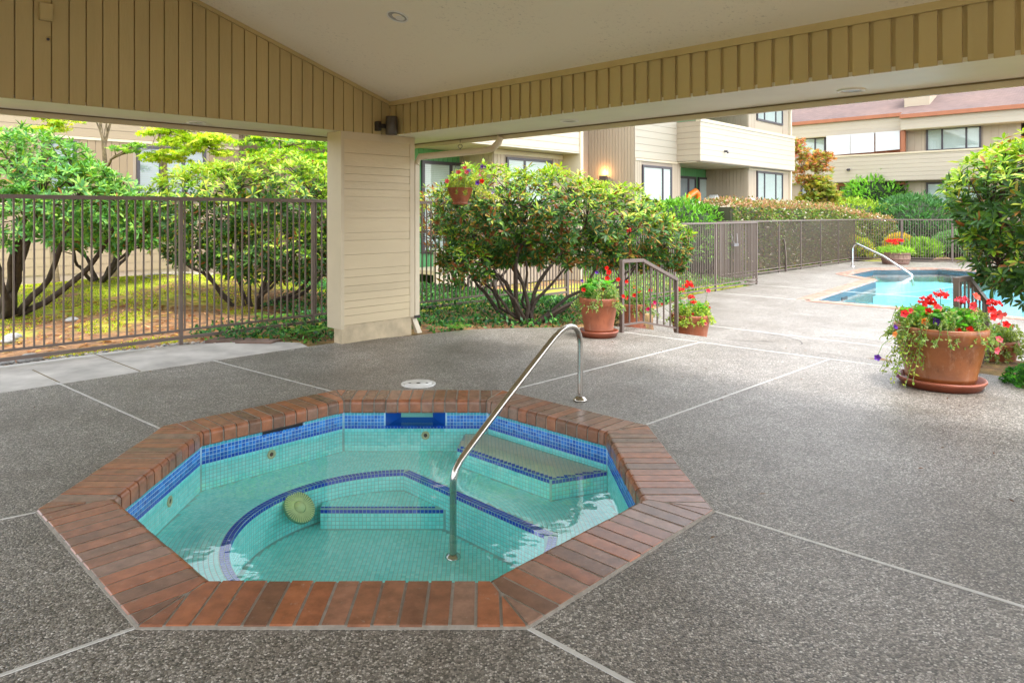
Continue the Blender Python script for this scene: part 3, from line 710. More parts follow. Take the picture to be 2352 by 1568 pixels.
def jet(P, Nn):
    m = MB(); M_ = Matrix.Translation(P) @ rot_to(Nn); m.lathe([(.034, 0), (.034, .006), (.018, .009), (.014, .002)], 20, M_); j = m.build('jet', fit_m, spa)
    m = MB(); m.disc(.016, .004, 16, M_); m.build('jet_mouth', dark_m, j)
for kk, a_ in ((2, -.08), (3, .05), (4, -.1), (0, -.35)):
    g_ = kk * math.pi / 4; Nn = Vector((math.cos(g_), math.sin(g_), 0)); A = Vector((-Nn.y, Nn.x, 0)); jet(SPC + Nn * AW + A * a_ + Z * (-.275), -Nn)
a_ = math.radians(144); d_ = Vector((math.cos(a_), math.sin(a_), 0)); M_ = Matrix.Translation(SPC + d_ * (RIN - .065) + Z * -.485) @ rot_to((-d_ * .8 + Z * .8).normalized()) @ Matrix.Diagonal((.92, .92, 1, 1))
m = MB(); m.lathe([(.118, -.01), (.118, .004), (.112, .006), (0, .006)], 40, M_, smooth=False); m.lathe([(.122, -.01), (.122, .009), (.110, .010), (.110, .004)], 40, M_, smooth=False)
R3 = M_.to_3x3().normalized(); rbm = MB()
for q in range(40):
    w = 2 * math.pi * q / 40; A = Vector((math.cos(w), math.sin(w), 0)); B = Vector((-A.y, A.x, 0))
    rbm.fbox(M_ @ Vector((0, 0, .006)), R3 @ A, R3 @ B, R3 @ Z, (.044, .110), (-.0042, .0042), (0, .006))
rbm.lathe([(.044, .006), (.042, .015), (0, .016)], 24, M_)
dcv = m.build('drain_cover', simple('drain_shade', (.16, .34, .20), .6, .1, 20), spa); rbm.build('grate_rib', drain_m, dcv)
m = MB(); m.slab([octo(AW - .001)], WZ, WZ, sides=False); m.build('water', spa_water, kind='structure')
# steel handrail of the spa
A0 = Vector((.776, 5.657, 0)); W0 = Vector((-.195, 4.453, 0)); hd = (W0 - A0).normalized()
hr = empty('spa_handrail', 'curved stainless steel handrail rising from the deck and dropping into the hot tub', 'handrail', A0)
def hp(s_, z): return A0 + hd * s_ + Z * z
pts = [hp(a, b) for a, b in ((0, 0), (0, .25), (0, .44), (.004, .485), (.018, .53), (.045, .572), (.09, .602), (.15, .615), (.22, .612), (.30, .592), (.38, .558), (.496, .495), (.69, .385), (.995, .212), (1.26, .055), (1.42, -.042), (1.48, -.083), (1.52, -.125), (1.541, -.175), (1.545, -.23), (1.545, -.4), (1.545, FZ + .003))]
m = MB(); m.tube(pts, .0225, 16); m.build('rail_tube', steel_m, hr)
m = MB(); m.lathe([(.0, .002), (.055, .002), (.055, .012), (.04, .026), (.03, .034), (.0235, .036)], 28, Matrix.Translation(A0)); m.build('escutcheon', steel_m, hr)
m = MB(); m.lathe([(.05, 0), (.045, .012), (.024, .02)], 24, Matrix.Translation(hp(1.545, FZ + .002))); m.build('base_flange', steel_m, hr)
# skimmer lid in the deck
lc = at(961, 881, .004)
ld = empty('skimmer_lid', 'round white plastic skimmer lid set in the deck behind the tub', 'lid', (lc.x, lc.y, 0))
Ml = Matrix.Translation((lc.x, lc.y, 0))
m = MB(); m.lathe([(.152, .001), (.152, .008), (.128, .009), (.126, .005)], 48, Ml); m.build('lid_ring', lid_m, ld)
m = MB(); m.lathe([(.124, .004), (.124, .010), (0, .0105)], 48, Ml); m.build('lid_plate', lid_m, ld)
m = MB()
for dx, dy, r in ((-.075, 0, .013), (.0, 0, .019), (.075, .0, .013)): m.lathe([(r, .0108), (0, .0114)], 14, Matrix.Translation((lc.x + dx, lc.y + dy, 0.001)))
m.build('finger_hole', dark_m, ld)
# ------------------------------------------------------------ the far pool
pool = empty('swimming_pool', 'turquoise swimming pool with pale pink brick coping', 'pool', (11, 17, -.4))
m = MB(); inner = POOL
m.slab([inner], -1.35, -1.35, sides=False); m.add([(*p, -1.35) for p in inner] + [(*p, -.62) for p in inner], [(i, (i + 1) % 8, 8 + (i + 1) % 8, 8 + i) for i in range(8)])
m.slab([[(11.0, 19.9), (11.36, 22.1), (13.4, 24.25), (15.75, 24.45), (16.0, 23.4), (13.4, 21.4)]], -1.35, -.85)
m.build('basin', pool_in, pool)
m = MB(); m.add([(*p, -.62) for p in inner] + [(*p, -.42) for p in inner], [(i, (i + 1) % 8, 8 + (i + 1) % 8, 8 + i) for i in range(8)]); m.build('tile_band', pool_tile, pool)
for i in range(8):
    a, b = Vector((*POOL[i], 0)), Vector((*POOL[(i + 1) % 8], 0)); d = b - a; ln = d.length; d.normalize(); nn = Vector((-d.y, d.x, 0))
    mid = (a + b) / 2 + nn * .1
    if inside((mid.x, mid.y), POOL): nn = -nn
    if i in (5, 6): nb = int(ln / .5); bw = .5
    else: nb = int(ln / .13); bw = ln / nb
    if i in (5, 6): bw = ln / nb
    mb = MB(); mb.fbox((0, 0, 0), d, nn, Z, (-bw / 2 + .004, bw / 2 - .004), (-.03, .30), (-.04, .012)); me = mb.mesh('brick', pbrick_m)
    for q in range(nb): link('brick', me, pool, a + d * (q + .5) * bw - Vector((11, 17, 0)) - Z * .0 + Z * 0)
    m = MB(); m.fbox(a, d, nn, Z, (-.1, ln + .1), (-.02, .29), (-.44, -.394)); m.build('mortar_bed', mortar_m, pool)
m = MB()
for (a, b, z, w) in (((11.36, 20.4), (13.3, 21.4), -.849, .12), ((13.4, 21.4), (16.0, 23.3), -.849, .12), ((8.3, 14.6), (12.1, 18.9), -1.345, .25), ((10.2, 13), (14.5, 18.0), -1.345, .22)):
    a, b = Vector((*a, 0)), Vector((*b, 0)); d = (b - a).normalized(); m.fbox(a, d, Vector((-d.y, d.x, 0)), Z, (0, (b - a).length), (-w / 2, w / 2), (z, z + .004))
m.build('underwater_line', simple('white_pool_line', (.85, .95, .95), .5, .02, 3, 0), pool)  # white lines along the pool steps and floor
m = MB(); m.fbox((7.2, 15.5, 0), U, Vector((R2, -R2, 0)), Z, (1.9, 2.3), (.002, .02), (-.585, -.50)); m.build('pool_skimmer', dark_m, pool)
m = MB(); m.slab([POOL], -.53, -.53, sides=False); m.build('water', pool_water, kind='structure')
pr0 = at(1958, 612, -.4); pr1 = Vector((13.95, 22.95, 0))
prl = empty('pool_handrail', 'thin chrome handrail curving down into the far end of the pool', 'handrail', pr0)
dd = (Vector((pr1.x, pr1.y, 0)) - Vector((pr0.x, pr0.y, 0))); dl = dd.length; dd.normalize()
b0 = Vector((pr0.x, pr0.y, 0))
m = MB(); m.tube([b0 + Z * -.4, b0 + Z * .2] + [b0 + dd * (.2 - .2 * math.cos(w)) + Z * (.2 + .22 * math.sin(w)) for w in np.linspace(.2, 2.0, 8)] + [b0 + dd * (dl * .55) + Z * .05, b0 + dd * dl + Z * -.5, b0 + dd * (dl + .05) + Z * -.84], .035, 10); m.build('rail_tube', steel_p, prl)
m = MB(); m.lathe([(.07, 0), (.07, .02), (.03, .03)], 16, Matrix.Translation((b0.x, b0.y, -.4))); m.build('escutcheon', steel_p, prl)
# ------------------------------------------------------------ fences and railings
def fence(label, P0, D, length, posts, zfun, h=1.68, pitch=.0875, low=True, phase=.045, pr=.008):
    t = empty('metal_fence', label, 'fence', (P0.x, P0.y, zfun(0)), None)
    Sd = Vector((-D.y, D.x, 0)); posts = sorted(posts)
    mp = MB(); mp.fbox((0, 0, 0), D, Sd, Z, (-.02, .02), (-.02, .02), (0, h + .02)); mpost = mp.mesh('post', fence_m)
    mq = MB(); mq.fbox((0, 0, 0), D, Sd, Z, (-pr, pr), (-pr, pr), (.155, h - .02)); mpick = mq.mesh('picket', fence_m)
    org = BASE[t.name]
    for s_ in posts: link('post', mpost, t, P0 + D * s_ + Z * (zfun(s_) - .02) - org)
    bays = [0] + [p for p in posts if .05 < p < length - .05] + [length]
    for a, b in zip(bays[:-1], bays[1:]):
        z0 = zfun((a + b) / 2)
        for nm, w, za, zb_ in (('top_rail', .024, h - .03, h + .012), ('middle_rail', .012, .145, .17), ('bottom_rail', .017, .055, .09)):
            m = MB(); m.fbox(P0, D, Sd, Z, (a + .001, b - .001), (-w, w), (z0 + za, z0 + zb_)); m.build(nm, fence_m, t)
        q = a + phase
        while q < b - .03:
            if all(abs(q - p) > .03 for p in posts): link('picket', mpick, t, P0 + D * q + Z * z0 - org)
            q += pitch
    return t
F0 = Vector((-3.49, 8.117, 0)) - U * 3.6
def zf(s_):
    p = F0 + U * s_; return .0 - .40 * sstep(12.5, 17.5, p.x + p.y)
FL = ((Vector((7.36, 18.92, 0)) - F0).dot(U))
posts = [3.6 - 2.42 * 1.2, 3.6, 3.6 + 1.734, 3.6 + 5.19] + [3.6 + 5.19 + 1.95 * k for k in range(1, 5)] + [FL - 1.95, FL]
posts = sorted(set(round(p, 3) for p in posts if p < FL + .01))
posts = [p for i, p in enumerate(posts) if i == 0 or p - posts[i - 1] > .6]
fence('long brown metal picket fence from the left edge past the pillar to the gateway', F0, U, FL, posts, zf, pitch=.0875)
gp = Vector((7.36, 18.92, 0))
fence('short return of brown picket fence beside the gateway opening', gp, -V, 1.15, [1.15], lambda s_: -.4, pitch=.075)
fa = Vector((6.72, 20.02, 0)); fl = 11.4
fence('brown picket fence along the hedge on the far side of the pool deck', fa, U, fl, [0] + [fl - 1.83 * k for k in range(0, 6)], lambda s_: -.4, pitch=.09)
fb = fa + U * fl; fe = Vector((18.2, 27.4, 0)); db = (fe - fb); lb = db.length; db.normalize()
fence('brown picket fence behind the barrel planter', fb + db * .02, db, lb, [1.7, lb], lambda s_: -.4, pitch=.09)
fg = Vector((24.5, 26.6, 0)); dg = (fg - fe); lg = dg.length; dg.normalize()
fence('brown picket fence in front of the round shrub at the far right', fe + dg * .02, dg, lg, [1.9, 3.8, 5.7], lambda s_: -.4, pitch=.09)
# gate stop lever and closer on the fences
gc = gp - U * 1.6; gco = empty('gate_latch', 'grey box latch on the fence left of the gateway', 'latch', gc)
m = MB(); m.fbox(gc, U, V, Z, (.0, .26), (.02, .10), (.68, .75)); m.build('latch_box', simple('grey_latch', (.13, .12, .12), .5), gco)
m = MB(); m.tube([gc + Z * .98 + V * .03, gc + Z * .80 + V * .05 + U * .04, gc + Z * .76 + V * .06 + U * .10], .012, 6); m.tube([gc + U * .30 + Z * 1.0 + V * .03, gc + U * .29 + Z * .75 + V * .05], .012, 6); m.build('latch_wire', simple('latch_grey', (.22, .2, .2), .5), gco)
ls = fb - U * 7.0; lso = empty('fence_brace', 'bent brown pole leaning beside a post of the far fence', 'pole', ls)
m = MB(); m.tube([ls + V * .05 + Z * -.4 + U * .12, ls + V * .06 + Z * .1 + U * .08, ls + V * .05 + Z * .55, ls + V * .04 + Z * .68 - U * .06], .026, 8); m.build('brace_pole', fence_m, lso)
def stair_rail(label, A):
    t = empty('stair_railing', label, 'railing', A, 'railings beside the deck steps')
    B = A + U * 1.344; K = A + U * .467; Sd = V
    q = [(A + Z * .91), (K + Z * .90), (B + Z * .585)]
    for nm, za, zb_, P in (('post', -.003, .93, A), ('post', -.203, .60, B)):
        m = MB(); m.fbox(P, U, Sd, Z, (-.022, .022), (-.022, .022), (za, zb_ - .02)); m.build(nm, fence_m, t)
    for (a, b) in ((q[0] - U * .022, q[1]), (q[1], q[2] + U * .02)):
        d = (b - a); l_ = d.length; d.normalize(); up = d.cross(Sd) * -1; up = up if up.z > 0 else -up
        m = MB(); m.fbox(a, d, Sd, up, (0, l_), (-.024, .024), (-.03, .012)); m.build('hand_rail', fence_m, t)
    bq = [(A + Z * .09), (K + Z * .08), (B + Z * -.10)]
    for (a, b) in ((bq[0], bq[1]), (bq[1], bq[2])):
        d = (b - a); l_ = d.length; d.normalize(); up = d.cross(Sd); up = up if up.z > 0 else -up
        m = MB(); m.fbox(a, d, Sd, up, (0, l_), (-.012, .012), (-.012, .012)); m.build('base_rail', fence_m, t)
    for k in range(1, 8):
        s_ = 1.344 * k / 8; f = s_ / 1.344; P = A + U * s_
        zt = .90 if s_ < .467 else .90 - .315 * (s_ - .467) / .877; zb_ = .085 if s_ < .467 else .08 - .18 * (s_ - .467) / .877
        m = MB(); m.fbox(P, U, Sd, Z, (-.008, .008), (-.008, .008), (zb_, zt)); m.build('baluster', fence_m, t)
RA = Vector((1.75, 8.92, 0))
stair_rail('brown metal stair railing behind the left terracotta pots', RA)
stair_rail('brown metal stair railing behind the large pot on the right', RA + Vector((2.535, -2.535, 0)))
# ------------------------------------------------------------ buildings
class Fac:
    def __init__(s, O, D, Nn): s.O = Vector((O[0], O[1], 0)); s.D = D; s.N = Nn
    def s(s, x):
        r = (x - CX) / FF; return (r * s.O.y - s.O.x) / (s.D.x - r * s.D.y)
    def z(s, x, y): return HC + (YH - y) / FF * (s.O + s.D * s.s(x)).y
    def box(s, name, mat, par, a, z, n, **k):
        m = MB(); m.fbox(s.O, s.D, s.N, Z, a, n, z); return m.build(name, mat, par, **k)
    def vboards(s, par, a0, a1, z0, z1, n, mat, pitch=.2, name='siding_board'):
        a = a0
        while a < a1 - .03:
            s.box(name, mat, par, (a + .012, min(a + pitch, a1) - .0), (z0, z1), (n - .001, n + .016)); a += pitch
    def hboards(s, par, a0, a1, z0, z1, n, mat, pitch=.19, name='plank'):
        z = z0
        while z < z1 - .03:
            s.box(name, mat, par, (a0, a1), (z + .01, min(z + pitch, z1)), (n - .001, n + .016)); z += pitch
    def window(s, par, a0, a1, z0, z1, n, mull=(), bl=blind_m, fr=.06):
        m = MB()
        for (a, z) in (((a0, a1), (z0, z0 + fr)), ((a0, a1), (z1 - fr, z1)), ((a0, a0 + fr), (z0 + fr, z1 - fr)), ((a1 - fr, a1), (z0 + fr, z1 - fr))): m.fbox(s.O, s.D, s.N, Z, a, (n - .02, n + .045), z)
        for q in mull: c = a0 + (a1 - a0) * q; m.fbox(s.O, s.D, s.N, Z, (c - fr * .5, c + fr * .5), (n - .01, n + .04), (z0 + fr, z1 - fr))
        w = m.build('window', frame_m, par)
        cuts = [0] + list(mull) + [1]
        for i in range(len(cuts) - 1):
            b0_, b1_ = a0 + (a1 - a0) * cuts[i] + fr * .6, a0 + (a1 - a0) * cuts[i + 1] - fr * .6
            mp_ = MB(); mp_.add([s.O + s.D * a_ + s.N * (n + .02) + Z * z_ for a_, z_ in ((b0_, z0 + fr), (b1_, z0 + fr), (b1_, z1 - fr), (b0_, z1 - fr))], [(0, 1, 2, 3) if s.D.cross(Z).dot(s.N) > 0 else (3, 2, 1, 0)]); mp_.build('pane', glass_m, w)
        m = MB(); z = z0 + fr
        while z < z1 - fr - .02: m.fbox(s.O, s.D, s.N, Z, (a0 + fr, a1 - fr), (n + .002 + .004 * 0, n + .010), (z, min(z + .046, z1 - fr))); z += .05
        o = m.build('blind', bl, w); return w
def body(F_, par, a, z, n0, depth, mat=house_w): return F_.box('wall', mat, par, a, z, (n0 - depth, n0))
# left house behind the moss garden
BLD = Fac((0, 25.2), U, V)
bl = empty('apartment_house', 'tan boarded house behind the maples at the left', 'house', (-8, 17.2, 0))
sL0, sL1 = BLD.s(-250), BLD.s(548)
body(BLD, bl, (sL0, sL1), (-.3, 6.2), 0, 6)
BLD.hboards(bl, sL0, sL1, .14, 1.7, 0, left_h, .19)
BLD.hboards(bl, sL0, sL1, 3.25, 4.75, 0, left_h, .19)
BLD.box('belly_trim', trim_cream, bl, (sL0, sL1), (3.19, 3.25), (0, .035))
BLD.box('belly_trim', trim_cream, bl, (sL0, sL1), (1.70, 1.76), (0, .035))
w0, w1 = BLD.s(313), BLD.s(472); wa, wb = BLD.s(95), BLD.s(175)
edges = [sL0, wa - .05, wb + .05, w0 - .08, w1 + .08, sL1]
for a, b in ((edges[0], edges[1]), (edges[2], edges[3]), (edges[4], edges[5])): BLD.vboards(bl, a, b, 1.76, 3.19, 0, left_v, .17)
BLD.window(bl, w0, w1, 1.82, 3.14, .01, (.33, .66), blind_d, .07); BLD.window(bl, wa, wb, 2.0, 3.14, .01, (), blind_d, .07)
# bays right of the maple
b2 = empty('apartment_house', 'stepped house wing of vertical boards glimpsed left of the pillar', 'house', (-4.4, 19.0, 0))
s2 = BLD.s(548); s3 = BLD.s(625); s4 = BLD.s(681); s5 = BLD.s(900)
body(BLD, b2, (s2 + .01, s3), (-.3, 6.2), -.9, 4); BLD.vboards(b2, s2 + .02, s3, .1, 6.1, -.9, left_v, .17)
BLD.box('wall', left_h, b2, (s3, s4), (-.3, 6.2), (-4, .35))
body(BLD, b2, (s4, s5), (-.3, 6.2), -.2, 4); BLD.vboards(b2, s4 + .01, s5, .1, 6.1, -.2, left_v, .17)
# middle house
BM = Fac((0, 18.3), U, V)
bm2 = empty('apartment_house', 'cream house with green recessed porch directly right of the pillar', 'house', (1.5, 19.8, -.3))
c0, c1, c2, c3 = BM.s(955), BM.s(1093), BM.s(1133), BM.s(1296)
c2b = c1 + 1.3
RD = 1.3
m0, m1 = BM.s(1133), BM.s(1296)
body(BM, bm2, (m0, m1), (-.4, 6.3), 0, 6)
BMR = Fac((BM.O - V * RD).to_2d(), U, V); g0, g1 = BMR.s(925), BMR.s(1096)
BM.box('wall', green_w, bm2, (g0, g1), (-.4, 6.3), (-RD - .4, -RD))      # back of the porch
BM.vboards(bm2, g0, g1, .1, 3.2, -RD, green_w, .17)
BM.window(bm2, BMR.s(966), BMR.s(1084), .45, 2.9, -RD + .03, (.55,), blind_m, .09)
BM.box('wall', house_v, bm2, (g1, m0 - .01), (-.4, 6.3), (-RD - .4, -RD + .01))
sw = Fac((BM.O + BM.D * m0).to_2d(), -V, -U)        # side wall of the porch, faces left
sw.vboards(bm2, 0, RD, .1, 3.2, 0, house_v, .17)
BM.box('balcony_wall', house_h, bm2, (m0 - 2.6, m1 - .005), (3.22, 3.26), (-RD, .62))
BM.hboards(bm2, m0 - 2.6, m1, 3.26, 4.6, .60, house_h, .19)
BM.box('balcony_wall', house_w, bm2, (m0 - 2.6, m1), (3.26, 4.6), (.45, .60))
BM.box('corner_board', trim_cream, bm2, (m1 - .08, m1 + .04), (-.4, 6.3), (-.2, .66))
BM.box('porch_wall', house_h, bm2, (g0, m0 - .01), (-.4, .62), (-.1, 0)); BM.box('floor_slab', trim_cream, bm2, (g0, m0 - .01), (.0, .1), (-RD, -.11))
wq0, wq1 = BM.s(1162), BM.s(1266)
BM.vboards(bm2, m0, wq0 - .06, .1, 3.2, 0, house_v, .13); BM.vboards(bm2, wq1 + .06, m1 - .09, .1, 3.2, 0, house_v, .13)
BM.window(bm2, wq0, wq1, 1.75, 3.02, .01, (.38,), blind_m, .07); BM.hboards(bm2, m0, m1 - .1, .1, 1.7, 0, house_h, .19)
BM.box('belly_trim', trim_cream, bm2, (m0, m1 - .09), (3.08, 3.2), (0, .03))
m = MB(); m.fbox(BM.O, U, V, Z, (m1 + .05, m1 + .75), (-.3, -.2), (.2, 2.75)); m.build('screen_wall', house_v, bm2)
BM.vboards(bm2, m1 + .06, m1 + .74, .2, 2.66, -.2, house_v, .12); BM.box('screen_cap', trim_cream, bm2, (m1 + .05, m1 + .78), (2.66, 2.76), (-.32, -.16))
# right-hand house with the long balcony band
BR = Fac((0, 16.4), U, V)
br = empty('apartment_house', 'cream house with projecting plank balcony above a green patio recess', 'house', (8, 24.5, -.4))
r0, rc, rd_, r1 = BR.s(1470), BR.s(1592.6), BR.s(1718), BR.s(1811)
rl0 = Vector((4.70, 22.0, 0)); n_l = -.62                      # left portion set back
q0_ = (rl0 - BR.O).dot(U)
BR.box('wall', house_w, br, (q0_, rc), (-.4, 6.45), (-5, n_l))
sA, sB = BR.s(1495), BR.s(1570)
qa, qb = q0_ + .02, rc - .9
LBF = Fac((BR.O + V * n_l).to_2d(), U, V)
lw0, lw1 = LBF.s(1474), LBF.s(1541)
LBF.vboards(br, q0_, lw0 - .05, .1, 3.2, 0, house_v, .12); LBF.vboards(br, lw1 + .05, LBF.s(1562), .1, 3.2, 0, house_v, .12)
LBF.window(br, lw0, lw1, .9, 3.05, .01, (.68,), blind_m, .07)
LBF.hboards(br, q0_, rc, 3.25, 6.4, 0, house_h, .22); LBF.box('belly_trim', trim_cream, br, (q0_, rc), (3.17, 3.24), (0, .04))
# vertical board side wall that carries the lamp
SWL = Fac(rl0.to_2d(), -V, -U)
SWL.box('wall', house_v, br, (0, 1.75), (-.4, 6.45), (-.3, -.001)); SWL.vboards(br, 0.0, 1.75, -.0, 6.4, 0, house_v, .115)
nb_ = Fac((rl0 - V * 1.75).to_2d(), U, V); nb_.box('entry_wall', house_w, br, (-3.2, -.001), (-.4, 6.45), (-.3, 0))
# patio recess and its walls
RC = 1.7
BR.box('patio_back', green_w, br, (rc - 1.0, rd_), (-.4, 6.4), (-RC - .3, -RC)); BR.vboards(br, rc - 1.0, rd_, -.1, 3.2, -RC, green_w, .14)
BR.vboards(br, rc - 1.0, rd_, 4.4, 6.35, -RC, green_w, .14)
PBK = Fac((BR.O - V * RC).to_2d(), U, V)
PBK.window(br, PBK.s(1556), PBK.s(1596), -.05, 2.9, .03, (.55,), blind_d, .09); PBK.window(br, PBK.s(1601), PBK.s(1627), -.05, 2.9, .03, (), blind_m, .08)
SWR = Fac((BR.O + U * rd_).to_2d(), -V, -U)      # side wall of the recess
SWR.box('wall', house_v, br, (.001, RC), (-.4, 6.4), (-.25, -.001)); SWR.vboards(br, 0, RC, -.1, 6.35, 0, house_v, .14)
BR.box('wall', house_v, br, (rd_ + .001, r1), (-.4, 6.45), (-5, -.001))
bz0, bz1 = 3.23, 4.60
BR.box('balcony_wall', house_w, br, (rc, r1), (bz0, bz1 - .02), (-.2, .24)); BR.hboards(br, rc, r1, bz0 + .02, bz1 - .06, .24, house_h, .19)
BR.box('balcony_cap', trim_cream, br, (rc - .02, r1), (bz1 - .06, bz1 + .04), (.1, .28))
BSD = Fac((BR.O + U * rc + V * .25).to_2d(), -V, -U); BSD.hboards(br, 0, .9, bz0 + .02, bz1 - .06, 0, house_v, .19); BSD.box('balcony_wall', house_w, br, (0, .9), (bz0, bz1 - .02), (-.15, -.001))
BR.box('balcony_floor', trim_cream, br, (rc + .001, rd_ - .001), (bz0 - .02, bz0 + .06), (-RC, .1))
BR.box('patio_wall', trim_cream, br, (rc - .6, rd_), (-.4, BR.z(1650, 468)), (-.05, .2))
ww0, ww1 = BR.s(1737), BR.s(1796)
for z0_, z1_ in ((-.2, 3.2), (4.62, 6.4)):
    BR.vboards(br, rd_, ww0 - .06, z0_, z1_, .0, house_v, .13); BR.vboards(br, ww1 + .06, r1 - .02, z0_, z1_, .0, house_v, .13)
BR.window(br, ww0, ww1, 1.93, 3.13, .01, (.28, .72), blind_m, .07); BR.window(br, ww0, ww1, 5.05, 6.25, .01, (.28, .72), blind_m, .07)
BR.box('window_skirt', house_h, br, (ww0 - .06, ww1 + .06), (-.2, 1.85), (0, .02)); BR.box('belly_trim', trim_cream, br, (rd_, r1), (3.14, 3.22), (0, .05))
BR.box('rain_pipe', pipe_m, br, (r1 - .02, r1 + .10), (-.4, 6.45), (-.02, .10))
BR.box('wall', house_v, br, (r1 + .001, r1 + .02), (-.4, 6.45), (-5, -.1))
# roofs of the two houses (seen only in the water and from the side)
for F_, par, a, b in ((BR, br, q0_ - .5, r1 + .5), (BM, bm2, m0 - 5, m1 + .5), (BLD, bl, sL0, s5)):
    m = MB(); z0_ = 6.45 if F_ is BR else (6.3 if F_ is BM else 6.2)
    m.add([F_.O + U * s_ + V * n_ + Z * z_ for s_ in (a, b) for n_, z_ in ((.9, z0_), (.9, z0_ + .18), (-3, z0_ + .9), (-7, z0_))],
          [(0, 1, 2, 3), (7, 6, 5, 4), (1, 5, 6, 2), (2, 6, 7, 3), (0, 4, 5, 1), (0, 3, 7, 4)]); m.build('roof', roof_m, par)
# balcony lamp knobs
for (F_, x, y, n_, lab) in ((BR, 1648, 349, .25, 'small grey fixture on the balcony band of the cream house'),):
    s_ = F_.s(x); zz = F_.z(x, y); P = F_.O + U * s_ + V * n_; t = empty('wall_fixture', lab, 'fixture', P + Z * zz)
    m = MB(); m.tube([P + Z * zz, P + V * .1 + Z * zz, P + V * .14 + Z * (zz - .06)], .04, 8); m.build('fixture_body', frame_m, t)
# wall sconce, lit
PS = SWL.O + SWL.D * SWL.s(1390) + SWL.N * .05; zs_ = SWL.z(1390, 404)
sc = empty('wall_sconce', 'lit warm wall sconce on the vertical board wall behind the big bush', 'wall lamp', PS + Z * zs_)
m = MB(); m.fbox(PS, SWL.D, SWL.N, Z, (-.13, .13), (0, .10), (zs_ - .3, zs_)); m.build('lamp_shade', mask_m, sc)
pl = bpy.data.lights.new('sconce_bulb', 'POINT'); pl.energy = 3.2; pl.color = (1, .48, .15); pl.shadow_soft_size = .03
plo = bpy.data.objects.new('sconce_bulb', pl); COL.objects.link(plo); plo.parent = sc; plo.location = SWL.N * .08 + Z * .10
# patio things
pf = BR.O + U * BR.s(1617) - V * .5
fo = empty('pool_float', 'orange inflatable float leaning in the patio recess', 'pool float', pf)
zc_ = BR.z(1617, 462); m = MB(); M_ = Matrix.Translation(pf + Z * (zc_ - .05)) @ Matrix.Rotation(math.radians(45), 4, 'Z')
m.tube([M_ @ Vector((-.55, 0, -.5)), M_ @ Vector((-.38, 0, .02)), M_ @ Vector((.0, 0, .27)), M_ @ Vector((.34, 0, .40)), M_ @ Vector((.5, 0, .30)), M_ @ Vector((.52, 0, .0)), M_ @ Vector((.5, 0, -.6))], .11, 12); m.build('float_ring', orange_f, fo)
m = MB(); m.tube([M_ @ Vector((.05, 0, -.3)), M_ @ Vector((.08, 0, .02)), M_ @ Vector((.12, 0, .06))], [.14, .1, .05], 10); m.build('float_handle', simple('grey_handle', (.3, .25, .26), .5), fo)
pt = BR.O + U * BR.s(1668) - V * .6; zc_ = BR.z(1668, 466)
cu = empty('patio_cushion', 'grey patterned cushion resting behind the patio wall', 'cushion', pt)
m = MB(); m.add([pt + U * a + V * b + Z * (zc_ + c) for b in (-.15, .15) for a, c in ((-.55, -.4), (-.5, -.05), (.25, .30), (.62, -.02), (.55, -.4))], [(4, 3, 2, 1, 0), (5, 6, 7, 8, 9), (0, 1, 6, 5), (1, 2, 7, 6), (2, 3, 8, 7), (3, 4, 9, 8)]); m.build('cushion_pad', chair_m, cu)
# far house with the brown roof
B3 = Fac((56.2 / 2, 56.2 / 2), V, -U)
b3 = empty('apartment_house', 'long cream house with brown shingle roof and rust gutter across the pool', 'house', (21, 35, -.4))
e0, e1, e2, e3 = B3.s(1770), B3.s(1902), B3.s(2080), B3.s(2345)
gz = 6.35; 
B3.box('wall', house_w, b3, (e0, e3), (-.4, gz + .3), (-8, 0))
B3.hboards(b3, e1, e3, 3.15, 4.45, .6, house_h, .2); B3.box('balcony_wall', house_w, b3, (e1, e3), (3.12, 4.47), (.0, .6))
B3.hboards(b3, e0, e1 - .01, 3.15, 4.45, .2, house_h, .2); B3.box('balcony_cap', trim_cream, b3, (e1, e3), (4.45, 4.53), (-.1, .66))
# eave bands
B3.hboards(b3, e0, e2, 5.62, 6.32, .35, house_h, .22); B3.box('eave_box', trim_cream, b3, (e0, e2), (5.6, 6.34), (-.2, .35))
B3.box('eave_box', trim_cream, b3, (e2 + .01, e3 + .4), (5.60, 6.15), (-.2, .85)); B3.hboards(b3, e2 + .01, e3 + .4, 5.61, 6.15, .85, house_h, .27)
B3.box('gutter', orange_w, b3, (e0, e2), (6.32, 6.5), (.3, .52)); B3.box('gutter', orange_w, b3, (e2 + .001, e3 + .5), (6.15, 6.34), (.85, 1.05))
m = MB()
for a, b, nz_, zz in ((e0, e2, .5, 6.49), (e2, e3 + .5, 1.0, 6.33)):
    m.add([B3.O + V * a - U * nz_ + Z * zz, B3.O + V * b - U * nz_ + Z * zz, B3.O + V * b + U * 7 + Z * (zz + 3.3), B3.O + V * a + U * 7 + Z * (zz + 3.3)], [(0, 1, 2, 3)])
    m.add([B3.O + V * a - U * nz_ + Z * (zz - .08), B3.O + V * b - U * nz_ + Z * (zz - .08), B3.O + V * b + U * 7 + Z * (zz + 3.2), B3.O + V * a + U * 7 + Z * (zz + 3.2)], [(3, 2, 1, 0)])
m.build('roof', roof_m, b3)
m = MB(); a = e3 + .5; m.add([B3.O + V * (a + q) - U * 1.0 * s_ + Z * z_ for q in (0, .1) for s_, z_ in ((1, 6.36), (1, 6.0), (-7, 9.3), (-7, 9.7))], [(0, 1, 2, 3), (7, 6, 5, 4), (0, 3, 7, 4), (0, 4, 5, 1)]); m.build('rake_board', orange_w, b3)
